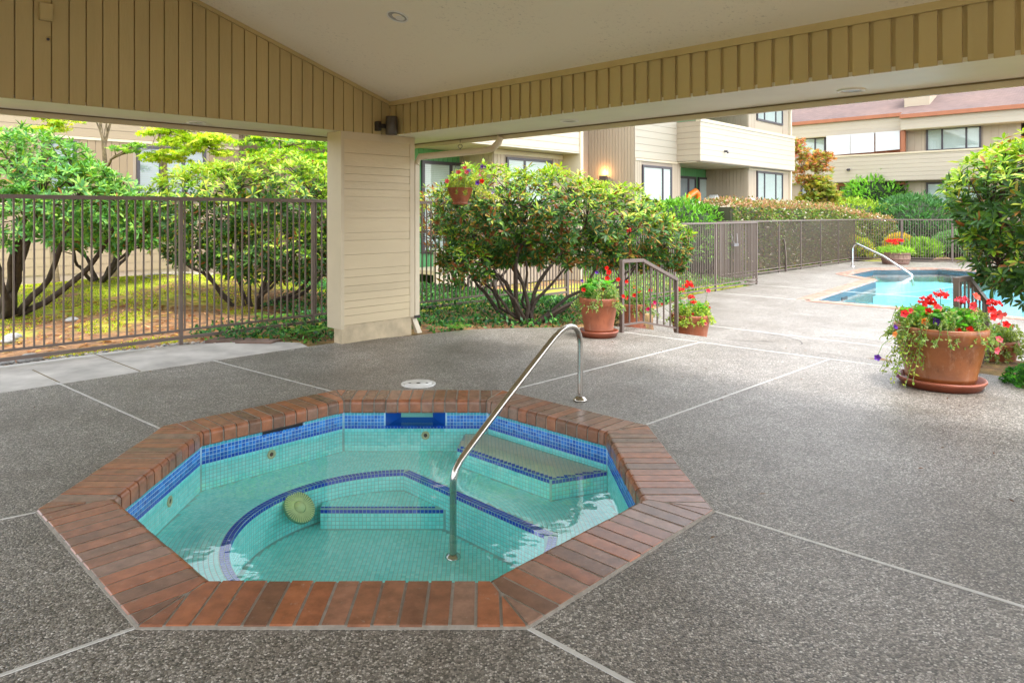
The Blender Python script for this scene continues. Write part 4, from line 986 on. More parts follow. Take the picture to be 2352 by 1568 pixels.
m = MB(); a = e3 + .2; m.add([B3.O + V * (a + q) - U * s_ + Z * z_ for q in (0, .15) for s_, z_ in ((.0, -.4), (.0, 6.0), (-7, 9.2), (-7, -.4))], [(0, 1, 2, 3), (7, 6, 5, 4), (0, 4, 5, 1), (1, 5, 6, 2)]); m.build('gable_wall', house_h, b3)
# chimney
cs = B3.s(2102)
B3.box('chimney', house_v, b3, (cs - .55, cs + .55), (6.5, 8.6), (-1.7, -.3))
# windows: upper floor
def wpx(F_, par, x0, x1, yt, yb_, n, mull, bl_=blind_m):
    a, b = F_.s(x0), F_.s(x1); xm = (x0 + x1) / 2; F_.window(par, a, b, F_.z(xm, yb_), F_.z(xm, yt), n, mull, bl_, .08)
wpx(B3, b3, 2128, 2254, 291, 345, .02, (.3, .74)); wpx(B3, b3, 1838, 1897, 316, 357, .02, (.6,))
wpx(B3, b3, 2128, 2250, 418, 470, .02, (.4,)); wpx(B3, b3, 1840, 1897, 425, 470, .02, (.6,), blind_d)
for a, b in ((B3.s(2085), B3.s(2124)), (B3.s(2258), e3)): B3.vboards(b3, a, b, 4.5, 5.62, 0, house_v, .3); 
for a, b in ((B3.s(1900), B3.s(1924)), (B3.s(2085), B3.s(2124)), (B3.s(2258), e3)): B3.vboards(b3, a, b, 0, 3.1, 0, house_v, .3)
# bamboo shades hung in the balcony opening
for x0, x1, yb0, yb1 in ((1908, 1962, 360, 355), (1963, 2017, 355, 351), (2020, 2075, 350, 345)):
    a, b = B3.s(x0) , B3.s(x1); zt = B3.z(x1, 302 if x0 < 2018 else 298); m = MB(); nn_ = .62
    za, zb_ = B3.z(x0, yb0), B3.z(x1, yb1); zt = 5.6
    m.add([B3.O + V * s_ - U * n_ + Z * z_ for n_ in (nn_, nn_ + .03) for s_, z_ in ((a, za), (b, zb_), (b, zt), (a, zt))], [(0, 1, 2, 3), (7, 6, 5, 4), (0, 4, 5, 1), (1, 5, 6, 2), (3, 7, 4, 0)])
    m.build('balcony_shade', shade_m, b3)
B3.box('shade_post', orange_w, b3, (B3.s(2076), B3.s(2086)), (4.55, 5.6), (.4, .6)); B3.box('balcony_recess', orange_w, b3, (e1, e2), (4.55, 5.6), (.002, .03))
wpx(B3, b3, 1932, 2012, 425, 473, .03, (.5,), blind_d); B3.box('patio_lintel', orange_w, b3, (B3.s(1925), B3.s(2080)), (2.95, 3.1), (.0, .2)); B3.box('patio_post', orange_w, b3, (B3.s(1924), B3.s(1929)), (0, 3.1), (.02, .14))
s_ = B3.s(1959); zz = B3.z(1959, 391); P = B3.O + V * s_ - U * .62; t = empty('wall_fixture', 'small dark fixture on the plank band of the far house', 'fixture', P + Z * zz)
m = MB(); m.tube([P + Z * zz, P - U * .16 + Z * (zz - .02)], .07, 8); m.build('fixture_body', frame_m, t)
#VEG
# ------------------------------------------------------------ vegetation
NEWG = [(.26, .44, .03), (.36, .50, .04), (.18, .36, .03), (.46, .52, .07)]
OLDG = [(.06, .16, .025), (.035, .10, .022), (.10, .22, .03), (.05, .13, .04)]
BLUEG = [(.10, .30, .05), (.16, .38, .07), (.06, .19, .05), (.26, .46, .07)]
def rnd_unit(n):
    v = rng.normal(size=(n, 3)); return v / np.linalg.norm(v, axis=1, keepdims=True)
def whorls(P, axis, leaflen, cols_fn, per=9, droop=.25, spread=1.15):
    n = len(P); P = np.repeat(P, per, 0); A = np.repeat(axis, per, 0); L_ = np.repeat(leaflen, per)
    k = np.tile(np.arange(per), n); ph = k * 2 * math.pi / per * 1.0 + np.repeat(rng.uniform(0, 6.28, n), per) + rng.normal(0, .12, n * per)
    ref = np.where(np.abs(A[:, 2:3]) > .9, [[1, 0, 0]], [[0, 0, 1]]); X = np.cross(A, ref); X /= np.linalg.norm(X, axis=1, keepdims=True); Y = np.cross(A, X)
    th = np.clip(rng.normal(spread, .28, n * per) - .25 * (k % 3 == 0), .25, 1.75)[:, None]
    rad = X * np.cos(ph)[:, None] + Y * np.sin(ph)[:, None]
    d = A * np.cos(th) + rad * np.sin(th); d[:, 2] -= droop * rng.uniform(0, 1, n * per)
    up = A * np.sin(th) - rad * np.cos(th)
    sc = L_ * rng.uniform(.5, 1.15, n * per)
    return P + rad * .006, frames(d, up), np.stack([sc, sc * rng.uniform(.85, 1.25, n * per), sc], 1), cols_fn
def foliage_parts(parent, org, pos, fr, sc, tint, mat, nsingle, tv=LEAF_V, tf=LEAF_F, name='leaf'):
    """the leaves that show largest stand as single pieces, the others as one part"""
    sz = sc[:, 0] / np.maximum(.5, pos[:, 1]); dist = np.linalg.norm(pos - np.array([0, 0, 1.5]), axis=1)
    sel = np.argsort(dist)[:0]
    if nsingle:
        c = pos.mean(0); out = np.linalg.norm((pos - c), axis=1); score = sc[:, 0] / dist * (1 + .25 * out / out.max()) + .002 * rng.uniform(size=len(pos)) - .03 * (dist - dist.min()) / (np.ptp(dist))
        sel = np.argsort(-score)[:nsingle]
    mask = np.ones(len(pos), bool); mask[sel] = False
    o = link('foliage', scatter('foliage', tv, tf, pos[mask] - org, fr[mask], sc[mask], tint[mask], mat), parent); o['kind'] = 'stuff'
    if nsingle:
        protos = {}
        for i in sel:
            key = tuple(np.round(tint[i] * 12, 0))
            if key not in protos:
                one = scatter('leaf', tv, tf, np.zeros((1, 3)), np.eye(3)[None], np.ones((1, 3)), tint[i:i + 1], mat); protos[key] = one
            ob = link(name, protos[key], parent)
            M_ = Matrix([[*(fr[i][r] * sc[i]), pos[i][r] - org[r]] for r in range(3)] + [[0, 0, 0, 1]]); ob.matrix_basis = M_
def limb(m, a, b, r0, r1, wob=.12, seg=7, n=7, sag=0):
    a, b = Vector(a), Vector(b); pts = []; rs = []; ln = (b - a).length
    off = Vector((random.uniform(-1, 1), random.uniform(-1, 1), random.uniform(-.3, .3))) * wob * ln
    ph = random.uniform(0, 9)
    for i in range(n + 1):
        t = i / n; p = a.lerp(b, t) + off * math.sin(math.pi * t) * (1 - t * .5) + Vector((noise.noise(Vector((t * 3 + ph, 1, 0))), noise.noise(Vector((t * 3 + ph, 5, 0))), noise.noise(Vector((t * 3 + ph, 9, 0))))) * ln * .11 * math.sin(math.pi * min(1, t * 1.2))
        p.z -= sag * math.sin(math.pi * t) * ln; pts.append(p); rs.append(r0 + (r1 - r0) * t)
    m.tube(pts, rs, seg); return pts
def rhodo(label, base, lobes, nwh, leaf=.125, cols=(NEWG, OLDG), name='rhododendron', nsingle=300, stems=9, trunk_r=.055, brown=.05, low=-.55, group=None, trunk_n=26, bloom=(), hnew=.22):
    base = Vector(base); t = empty(name, label, 'shrub', base, group)
    P = []; A = []; H = []
    w = np.array([l[1][0] * l[1][1] + l[1][0] * l[1][2] for l in lobes]); w = w / w.sum()
    for (c, r), f in zip(lobes, w):
        n = int(nwh * f * 1.25); u = rnd_unit(n); u = u[u[:, 2] > low]
        lump = 1 + .12 * np.sin(u[:, 0] * 7 + c[0]) * np.cos(u[:, 1] * 6 + u[:, 2] * 5)
        shell = rng.uniform(.86, 1.03, len(u)) * (1 + (lump - 1) * .55); shell[rng.uniform(size=len(u)) < .25] *= .80
        p = np.array(c) + u * np.array(r) * shell[:, None]
        nn = u / np.array(r); nn /= np.linalg.norm(nn, axis=1, keepdims=True); ax = nn * .75 + np.array([0, 0, .75]) + rng.normal(0, .22, nn.shape); ax /= np.linalg.norm(ax, axis=1, keepdims=True)
        keep = np.ones(len(p), bool)
        for (c2, r2) in lobes:
            if c2 is c: continue
            keep &= (((p - np.array(c2)) / np.array(r2)) ** 2).sum(1) > .62
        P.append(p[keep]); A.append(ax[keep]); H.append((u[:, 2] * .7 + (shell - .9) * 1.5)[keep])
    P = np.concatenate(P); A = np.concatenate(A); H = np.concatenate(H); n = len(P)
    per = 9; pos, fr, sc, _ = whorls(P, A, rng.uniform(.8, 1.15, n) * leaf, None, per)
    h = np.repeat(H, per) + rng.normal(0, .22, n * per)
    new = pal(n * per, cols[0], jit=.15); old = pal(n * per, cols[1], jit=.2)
    k = (h > hnew)[:, None]; tint = np.where(k, new, old)
    # young upright leaves at the tips, spent brown ones inside
    br = rng.uniform(size=n * per) < brown * (1 + (h < .2)); tint[br] = pal(br.sum(), [(.24, .085, .025), (.30, .14, .04), (.34, .25, .04)])
    foliage_parts(t, np.array(base), pos, fr, sc, tint, leaf_m, nsingle)
    # limbs and twigs
    m = MB(); idx = np.argsort(P[:, 2]); tips = P[rng.choice(len(P), min(trunk_n * 6, len(P)), replace=False)]
    cen = np.mean([l[0] for l in lobes], 0)
    mains = []
    for q in range(stems):
        a = 2 * math.pi * q / stems + random.uniform(-.3, .3); tgt = np.array(lobes[q % len(lobes)][0]) + np.array(lobes[q % len(lobes)][1]) * np.array([math.cos(a) * .72, math.sin(a) * .72, random.uniform(-.5, .15)])
        b = base + Vector((math.cos(a) * .07, math.sin(a) * .07, -.04))
        mains.append(limb(m, b, tgt, trunk_r * random.uniform(.65, 1.15), trunk_r * .32, .20, 8, 10, random.uniform(.02, .10)))
    m.build('trunk', bark_m, t); m = MB()
    pts = [p for mn in mains for p in mn[3:]]
    for tp in tips[:trunk_n * 5]:
        tv_ = Vector(tp); nearest = min(pts, key=lambda p: (p - tv_).length + max(0, p.z - tv_.z) * 2)
        limb(m, nearest, tv_, trunk_r * .22, .005, .10, 5, 4)
    m.build('twig', bark_m, t)['kind'] = 'stuff'
    for b_ in bloom:
        fm = MB(); 
        for q in range(7): u = rnd_unit(1)[0]; fm.tube([Vector(b_), Vector(b_) + Vector(u) * .02, Vector(b_) + Vector(u) * .035], [.004, .012, .018], 6)
        fm.build('flower', simple('red_bloom', (.7, .03, .03), .5), t)
    return t
# the five rhododendrons round the pavilion
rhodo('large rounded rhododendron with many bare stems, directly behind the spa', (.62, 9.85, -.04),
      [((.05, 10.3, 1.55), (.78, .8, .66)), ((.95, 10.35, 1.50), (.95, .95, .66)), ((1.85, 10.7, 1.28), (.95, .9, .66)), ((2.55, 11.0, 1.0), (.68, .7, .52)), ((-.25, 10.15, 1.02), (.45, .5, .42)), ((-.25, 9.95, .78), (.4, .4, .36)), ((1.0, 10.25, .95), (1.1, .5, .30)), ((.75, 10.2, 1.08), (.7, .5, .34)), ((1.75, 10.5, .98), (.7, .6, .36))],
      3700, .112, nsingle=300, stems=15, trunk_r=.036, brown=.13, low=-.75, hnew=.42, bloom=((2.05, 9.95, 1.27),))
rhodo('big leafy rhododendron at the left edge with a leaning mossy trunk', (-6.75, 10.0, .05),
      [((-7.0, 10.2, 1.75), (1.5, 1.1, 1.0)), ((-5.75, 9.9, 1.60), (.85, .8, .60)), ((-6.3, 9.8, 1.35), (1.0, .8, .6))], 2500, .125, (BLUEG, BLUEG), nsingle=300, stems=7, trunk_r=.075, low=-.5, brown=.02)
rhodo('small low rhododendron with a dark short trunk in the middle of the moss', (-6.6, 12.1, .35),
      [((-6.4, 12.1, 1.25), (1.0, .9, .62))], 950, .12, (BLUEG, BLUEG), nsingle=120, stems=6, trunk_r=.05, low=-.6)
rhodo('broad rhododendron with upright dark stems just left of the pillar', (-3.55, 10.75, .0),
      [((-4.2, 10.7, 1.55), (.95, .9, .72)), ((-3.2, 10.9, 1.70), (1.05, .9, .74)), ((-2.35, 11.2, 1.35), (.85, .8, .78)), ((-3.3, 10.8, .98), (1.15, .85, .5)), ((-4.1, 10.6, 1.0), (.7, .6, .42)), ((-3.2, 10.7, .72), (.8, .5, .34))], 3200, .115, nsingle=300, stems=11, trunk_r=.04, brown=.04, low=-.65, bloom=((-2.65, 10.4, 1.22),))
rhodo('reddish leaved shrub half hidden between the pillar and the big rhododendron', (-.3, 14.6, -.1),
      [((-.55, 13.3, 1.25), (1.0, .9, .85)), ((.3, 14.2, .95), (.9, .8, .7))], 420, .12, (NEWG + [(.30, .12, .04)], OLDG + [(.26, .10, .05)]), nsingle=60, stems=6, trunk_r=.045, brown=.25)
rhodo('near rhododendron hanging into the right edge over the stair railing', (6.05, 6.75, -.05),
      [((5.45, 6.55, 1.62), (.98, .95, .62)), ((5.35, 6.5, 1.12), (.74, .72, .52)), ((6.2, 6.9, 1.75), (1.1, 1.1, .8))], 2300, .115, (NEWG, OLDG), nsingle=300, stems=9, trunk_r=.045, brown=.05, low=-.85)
# rounded shrubs beyond the fences
def mound(label, c, r, n, leaf, cols, name='round_shrub', mat=None, tv=LEAF_V, tf=LEAF_F, up=.3, core=(.02, .035, .012), low=-.4, h0=None, cat='shrub'):
    c = np.array(c, float); r = np.array(r, float); t = empty(name, label, cat, (c[0], c[1], c[2] - r[2]))
    u = rnd_unit(int(n * 1.3)); u = u[u[:, 2] > low][:n]; n = len(u)
    f = 1 + .07 * np.sin(u[:, 0] * 8) * np.cos(u[:, 2] * 7 + u[:, 1] * 6); p = c + u * r * f[:, None] * rng.uniform(.90, 1.03, (n, 1))
    d = u + rng.normal(0, .55, (n, 3)) + np.array([0, 0, up]); s = leaf * rng.uniform(.7, 1.2, n)
    cl = pal(n, cols, jit=.22)
    o = link('foliage', scatter('foliage', tv, tf, p - np.array([c[0], c[1], c[2] - r[2]]), frames(d, rnd_unit(n) + np.array([0, 0, 1.2])), s, cl, mat or leaf_m), t); o['kind'] = 'stuff'
    m = MB(); prof = [(math.sin(a) * .90, -math.cos(a) * .90) for a in np.linspace(.4, math.pi, 9)]
    m.lathe(prof, 18, Matrix.Translation(c) @ Matrix.Diagonal((r[0], r[1], r[2], 1)))
    m.build('dark_core', simple('shrub_core', core, .9), t); return t  # added solid dark body filling the shrub behind its leaf shell
mound('bright green rounded rhododendron at the left end of the long hedge', (6.0, 18.6 + 3.1, .65), (1.55, 1.4, 1.25), 5200, .17, [(.16, .38, .04), (.22, .46, .06), (.09, .26, .03)], 'rhododendron')
mound('dark glossy rhododendron mound behind the barrel planter', (20.2, 33.0, .55), (2.1, 1.8, 1.75), 5200, .24, [(.05, .16, .05), (.08, .22, .07), (.12, .27, .10)], 'rhododendron')
mound('yellow green spreading shrub at the end of the long hedge', (17.6, 34.5, .9), (3.0, 1.8, 1.25), 5200, .2, [(.34, .50, .05), (.26, .42, .04), (.42, .52, .08)])
mound('light green upright shrub in front of the far sliding door', (20.8, 36.3, 2.05), (2.1, 1.4, 1.9), 3600, .3, [(.22, .50, .07), (.30, .58, .10), (.15, .38, .05)], 'bushy_shrub', thin_m, up=.6)
mound('fine leaved grey green ball shrub behind the far fence', (19.7, 28.9, .16), (1.15, 1.0, .62), 4200, .13, [(.14, .32, .10), (.20, .40, .13), (.10, .24, .08)], up=.9)
mound('orange and yellow heather clump behind the far fence', (17.1, 29.0, .1), (.55, .5, .55), 1800, .12, [(.65, .35, .05), (.60, .48, .06), (.45, .45, .06)], up=1.2)
mound('grassy light green clump between the barrel and the ball shrub', (17.7, 28.6, -.1), (.75, .5, .42), 1500, .28, [(.28, .48, .06), (.2, .4, .05)], up=1.5)
mound('green and yellow low shrub left of the barrel behind the fence', (14.9, 28.9, .0), (1.0, .7, .55), 2200, .14, [(.22, .42, .05), (.45, .48, .06), (.5, .35, .06)], up=1)
mound('mid green shrub under the right windows of the far house', (24.0, 33.5, .4), (2.2, 1.6, 1.7), 4200, .2, [(.10, .24, .05), (.18, .36, .06)])
mound('tall dark evergreen behind the right end of the far roof', (31.5, 40, 6), (4.5, 4, 7), 4500, .5, [(.03, .09, .03), (.05, .14, .04)], 'evergreen_tree', cat='tree')
# clipped hedge
def hedge(label, path, w, ztop, zbot, dens):
    t = empty('clipped_hedge', label, 'hedge', (path[0][0], path[0][1], -.42)); org = np.array([path[0][0], path[0][1], -.42])
    P = []; D = []; C = []; m = MB()
    for (a, b), (za, zb_) in zip(zip(path[:-1], path[1:]), zip(ztop[:-1], ztop[1:])):
        a = np.array([*a, 0.]); b = np.array([*b, 0.]); ln = np.linalg.norm(b - a); d = (b - a) / ln; s_ = np.array([d[1], -d[0], 0])
        for side in ('top', 'front', 'back'):
            n = int(ln * (w if side == 'top' else (za - zbot)) * dens * (.5 if side == 'back' else 1)); u = rng.uniform(0, 1, n); q = rng.uniform(-1, 1, n); zt = za + (zb_ - za) * u
            if side == 'top': p = a + d * (u * ln)[:, None] + s_ * (q * w / 2)[:, None]; p[:, 2] = zt + rng.normal(0, .05, n) + .06 * np.sin(u * ln * 2.1) * np.cos(q * 2); nn = np.array([0, 0, 1.])
            else:
                sg = 1 if side == 'front' else -1; v = (q + 1) / 2; p = a + d * (u * ln)[:, None] + s_ * sg * (w / 2 + rng.normal(0, .05, n) + .05 * np.sin(u * ln * 1.7 + v * 5))[:, None]; p[:, 2] = zbot + v * (zt - zbot); nn = s_ * sg
            P.append(p); D.append(np.repeat(nn[None], n, 0) + rng.normal(0, .6, (n, 3)))
            topish = (p[:, 2] > zt - .14)
            c = pal(n, [(.15, .26, .05), (.22, .28, .06), (.09, .17, .04), (.26, .18, .08)], jit=.25); tp = topish & (rng.uniform(size=n) < .72); c[tp] = pal(tp.sum(), [(.42, .20, .12), (.48, .28, .17), (.30, .26, .09)])
            wsp = rng.uniform(size=n) < .035; c[wsp] = (.8, .72, .68); C.append(c)
        m.fbox(Vector(a), Vector(d), Vector(s_), Z, (-.0, ln), (-w / 2 + .07, w / 2 - .07), (zbot, min(za, zb_) - .08))
    P = np.concatenate(P); D = np.concatenate(D); C = np.concatenate(C); n = len(P)
    o = link('foliage', scatter('foliage', SM_V, SM_F, P - org, frames(D, rnd_unit(n) + .2), rng.uniform(.06, .12, n), C, leaf_m), t); o['kind'] = 'stuff'
    m.build('dark_core', simple('hedge_core', (.05, .05, .025), .9), t)  # added solid dark box filling the hedge behind its leaves
hedge('long clipped hedge with pink tips along the far fence', [(7.0, 21.3), (13.2, 27.7), (15.2, 29.9), (17.9, 31.6)], 1.1, [1.85, 1.78, 1.55, 1.25], -.35, 520)
# maples
def maple(label, base, lean, top, crowns, cols, leaf, r=.09, name='maple_tree', dens=1.0, nl=9):
    base = Vector(base); t = empty(name, label, 'tree', base); m = MB(); top = Vector(top)
    main = limb(m, base - Z * .1, top, r, r * .5, .05, 9, 9); P = []; D = []
    for (c, rr, n) in crowns:
        c = Vector(c); st_ = main[-2 - random.randint(0, 2)]; br = limb(m, st_, c, r * .4, .012, .12, 6, 6)
        for q in range(6):
            e = c + Vector((random.uniform(-1, 1) * rr[0], random.uniform(-1, 1) * rr[1], random.uniform(-.6, .6) * rr[2])) * .8; limb(m, br[random.randint(2, 5)], e, .014, .004, .1, 4, 4)
        n = int(n * dens); layers = rng.uniform(-1, 1, (nl, 3)) * np.array([.7, .7, .9]); layers[:, :2] *= np.sqrt(np.maximum(.1, 1 - layers[:, 2:] ** 2)); li = rng.integers(0, nl, n)
        p = layers[li] * np.array(rr) + rnd_unit(n) * rng.uniform(0, 1, (n, 1)) ** .6 * np.array([rr[0] * .5, rr[1] * .5, rr[2] * (.16 if nl < 12 else .3)])
        p[:, 2] -= (p[:, 0] ** 2 + p[:, 1] ** 2) / (rr[0] ** 2) * rr[2] * .3
        P.append(np.array(c) + p); dd_ = p * np.array([1, 1, .2]) + rng.normal(0, .5, (n, 3)); dd_[:, 2] -= .25; D.append(dd_)
    m.build('trunk', bark_l, t); P = np.concatenate(P); D = np.concatenate(D); n = len(P)
    nn = rng.normal(0, .35, (n, 3)) + np.array([0, 0, 1.])
    o = link('crown', scatter('crown', STAR_V, STAR_F, P - np.array(base), frames(D, nn), leaf * rng.uniform(.7, 1.2, n), pal(n, cols, jit=.2), thin_m), t); o['kind'] = 'stuff'
YG = [(.42, .58, .03), (.55, .66, .05), (.30, .48, .03), (.62, .62, .08)]
MG = [(.14, .34, .05), (.22, .44, .06), (.30, .48, .06)]
maple('yellow green maple between the two left rhododendrons with exposed pale roots', (-5.75, 13.6, .32), 0, (-6.3, 13.5, 3.9),
      [((-5.75, 13.0, 2.75), (.62, .6, .36), 900), ((-4.95, 13.1, 2.62), (.62, .6, .40), 900), ((-5.4, 13.0, 2.95), (.8, .7, .25), 600)], YG, .075)
maple('yellow topped maple peeping over the far left rhododendron', (-8.0, 13.2, .2), 0, (-8.1, 13.2, 4.2), [((-7.9, 13.0, 3.2), (.55, .5, .2), 520)], YG, .075, .07)
maple('slender forked maple with bare limbs behind the left rhododendrons', (-7.1, 13.6, .25), 0, (-7.35, 13.6, 3.0), [((-6.9, 13.5, 3.75), (.4, .4, .2), 140), ((-7.3, 13.3, 3.9), (.3, .3, .2), 120), ((-6.6, 13.2, 2.75), (.35, .3, .1), 110)], MG, .08, .07)
maple('green layered maple whose branches reach toward the pillar', (-4.1, 14.6, .1), 0, (-4.2, 14.6, 3.6), [((-3.75, 14.2, 2.95), (.9, .7, .3), 620), ((-3.2, 13.9, 2.45), (.8, .6, .3), 700), ((-4.5, 14.2, 3.0), (.6, .5, .25), 380)], MG + YG[:1], .085, .06)
AUT = [(.50, .16, .08), (.46, .24, .07), (.26, .30, .06), (.56, .24, .14), (.34, .36, .08)]
maple('maple turning red and orange between the two cream houses', (14.6, 31.4, -.4), 0, (14.7, 31.5, 3.2),
      [((14.1, 31.3, 4.3), (.5, .6, .55), 420), ((15.0, 31.4, 3.9), (.62, .6, .5), 620), ((14.4, 31.3, 3.3), (.8, .7, .5), 560)], AUT, .13, .10, dens=1.0, nl=34)
maple('green lower maple growing beneath the red maple crown', (14.9, 31.0, -.4), 0, (15.1, 31.0, 2.4),
      [((14.3, 31.2, 1.5), (.8, .8, .8), 900), ((14.9, 31.2, 2.5), (.85, .8, .7), 1200)], [(.20, .30, .05), (.30, .34, .05), (.40, .30, .06)], .15, .10, dens=1.2, nl=26)
# pale exposed roots of the maple
m = MB(); rb = Vector((-5.75, 13.5, 0))
for q in range(9):
    a = -2.9 + q * .35 + random.uniform(-.1, .1); ln = random.uniform(.7, 1.7); pts = []
    for i in range(8):
        tt = i / 7; w = a + .35 * math.sin(tt * 4 + q); x = rb.x + math.cos(w) * ln * tt; y = rb.y + math.sin(w) * ln * tt; pts.append((x, y, gh(x, y) + .035 * (1 - tt) + .008))
    m.tube(pts, [.035 * (1 - .75 * i / 7) for i in range(8)], 6)
o = m.build('exposed_roots', root_m, None, 'bleached surface roots spreading over the moss below the maple', 'roots')
# ground cover, fallen leaves and pebbles
def gpts(n, fn, box):
    out = []
    while len(out) < n:
        x = random.uniform(*box[0]); y = random.uniform(*box[1])
        if fn(x, y): out.append((x, y, gh(x, y)))
    return np.array(out)
def cov(x, y):
    if inside((x, y), upper) or inside((x, y), lower) or inside((x, y), slabp): return False
    d = y - x; s_ = x + y
    if x < -.7 and d < 10.3: return False
    a = x > -3.2 - .5 * math.sin(y * 3) and s_ > 4.9 and y < 16 and (noise.noise(Vector((x * 1.3, y * 1.3, 3))) > -.35)
    if x > -.8 and y < 11: a = a and noise.noise(Vector((x * 1.8, y * 1.8, 8))) > -.25 and not (math.hypot(x - .62, y - 9.85) < .35)
    return a
P = gpts(26000, cov, ((-4.2, 5.2), (7.9, 17))); n = len(P); P[:, 2] += rng.uniform(.0, .13, n) * (1 + 0 * P[:, 0])
o = link('ground_cover', scatter('ground_cover', SM_V, SM_F, P, frames(rnd_unit(n) + np.array([0, 0, .25]), rng.normal(0, .4, (n, 3)) + np.array([0, 0, 1])), rng.uniform(.045, .085, n), pal(n, [(.03, .13, .035), (.05, .19, .045), (.10, .28, .05), (.02, .09, .03)], jit=.25), leaf_m)); o['kind'] = 'stuff'
o['label'] = 'dark green low periwinkle carpet under the fence and the bushes'; o['category'] = 'ground cover'
P = gpts(9000, lambda x, y: not inside((x, y), lower) and x + y > 14 and y - x > 11.7, ((3, 14), (15, 27))); n = len(P); P[:, 2] += rng.uniform(0, .2, n)
o = link('ground_cover', scatter('ground_cover', SM_V, SM_F, P, frames(rnd_unit(n) + np.array([0, 0, .3]), rng.normal(0, .4, (n, 3)) + np.array([0, 0, 1])), rng.uniform(.08, .15, n), pal(n, [(.08, .22, .04), (.14, .32, .05), (.22, .30, .06)], jit=.25), leaf_m)); o['kind'] = 'stuff'
o['label'] = 'light green creeping plants in the bed behind the long fence'; o['category'] = 'ground cover'
def mossy(x, y): return not inside((x, y), upper) and not inside((x, y), slabp) and y - x > 11.0
P = gpts(64000, lambda x, y: mossy(x, y) and noise.noise(Vector((x * 2.7, y * 2.7, 6))) > -.25 and (y - x > 15.3 + 2.2 * noise.noise(Vector((x * .9, y * .9, 2))) or noise.noise(Vector((x * 1.1, y * 1.1, 1))) < -.2), ((-9.5, -2.6), (7, 15.5))); n = len(P)
o = link('moss', scatter('moss', SM_V, SM_F, P, frames(rnd_unit(n) * .6 + np.array([0, 0, .8]), rnd_unit(n)), rng.uniform(.014, .03, n), pal(n, [(.50, .60, .03), (.34, .48, .025), (.66, .60, .04), (.20, .32, .02)], jit=.25), thin_m)); o['kind'] = 'stuff'
o['label'] = 'yellow green moss carpet on the mound behind the left fence'; o['category'] = 'moss'
def flat_leaves(name, P, s, cols, lab):
    n = len(P); P[:, 2] += .012
    a = rng.uniform(0, 6.28, n); d = np.stack([np.cos(a), np.sin(a), rng.normal(0, .15, n)], 1)
    o = link(name, scatter(name, LEAF_V, LEAF_F, P, frames(d, np.array([[0, 0, 1.]]) + rng.normal(0, .3, (n, 3))), rng.uniform(s * .7, s * 1.2, n), pal(n, cols), leaf_m)); o['kind'] = 'stuff'; o['label'] = lab; o['category'] = 'leaves'
BRN = [(.45, .20, .08), (.35, .13, .05), (.55, .33, .18), (.60, .42, .10), (.25, .10, .04)]
flat_leaves('fallen_leaves', gpts(1500, lambda x, y: mossy(x, y) and y - x < 16.5, ((-8, -2), (6.5, 12))), .11, BRN, 'dry orange and tan leaves scattered on the soil behind the left fence')
flat_leaves('fallen_leaves', gpts(420, lambda x, y: not inside((x, y), upper) and not inside((x, y), lower) and x + y > 8.5, ((-1.2, 4), (8.9, 12.5))), .09, BRN, 'dry leaves lying under the big rhododendron')
P = []
while len(P) < 46:
    x, y = random.uniform(-5, 4.6), random.uniform(3, 8.9)
    if inside((x, y), upper) and math.hypot(x - SPC.x, y - SPC.y) > 1.9: P.append((x, y, .003))
flat_leaves('fallen_leaves', np.array(P), .038, [(.16, .06, .03), (.3, .12, .06), (.22, .13, .08)], 'tiny dark leaf scraps on the covered deck')
# pebbles by the walk
def peb(n, fn, box, s0, s1, lab):
    ico = [(0, 0, .5), (.9, 0, .1), (.28, .85, .1), (-.72, .53, .1), (-.72, -.53, .1), (.28, -.85, .1), (0, 0, -.3)]
    f = [(0, 1, 2), (0, 2, 3), (0, 3, 4), (0, 4, 5), (0, 5, 1), (6, 2, 1), (6, 3, 2), (6, 4, 3), (6, 5, 4), (6, 1, 5)]
    P = gpts(n, fn, box); P[:, 2] += .008; a = rng.uniform(0, 6.28, n); d = np.stack([np.cos(a), np.sin(a), rng.normal(0, .1, n)], 1)
    sc = rng.uniform(s0, s1, (n, 1)) * np.stack([np.ones(n), rng.uniform(.6, .9, n), rng.uniform(.6, 1, n)], 1)
    o = link('pebbles', scatter('pebbles', ico, f, P, frames(d, np.tile([0, 0, 1.], (n, 1))), sc, pal(n, [(.34, .34, .33), (.45, .43, .40), (.22, .22, .23), (.5, .42, .36)]), petal_m)); o['kind'] = 'stuff'; o['label'] = lab; o['category'] = 'pebbles'
peb(420, lambda x, y: not inside((x, y), slabp) and edge_dist((x, y), slabp) < .26 and y - x > 11.2, ((-5.6, -3.0), (6.3, 8.6)), .02, .045, 'grey river pebbles along the outer edge of the pale walk')
for (x, y, s_) in ((30, 775, .10), (18, 782, .08), (165, 745, .085), (68, 822, .12), (15, 828, .08)):
    P_ = at(x, y, 0); m = MB(); m.lathe([(math.sin(a) * s_, -math.cos(a) * s_ * .5) for a in np.linspace(0, math.pi, 7)], 12, Matrix.Translation((P_.x, P_.y, gh(P_.x, P_.y) + s_ * .25)))
    m.build('rock', stone_m, None, {30: 'pale rounded rock on the leafy soil near the left edge', 18: 'flatter pale rock lying beside the rounded one at the left edge', 165: 'lone rounded rock among leaves between two fence pickets', 68: 'largest rounded rock at the edge of the pale walk', 15: 'small rock beside the walk at the extreme left'}[x], 'rock')
for k, (x, y) in enumerate(((775, 787), (655, 780))):
    pass
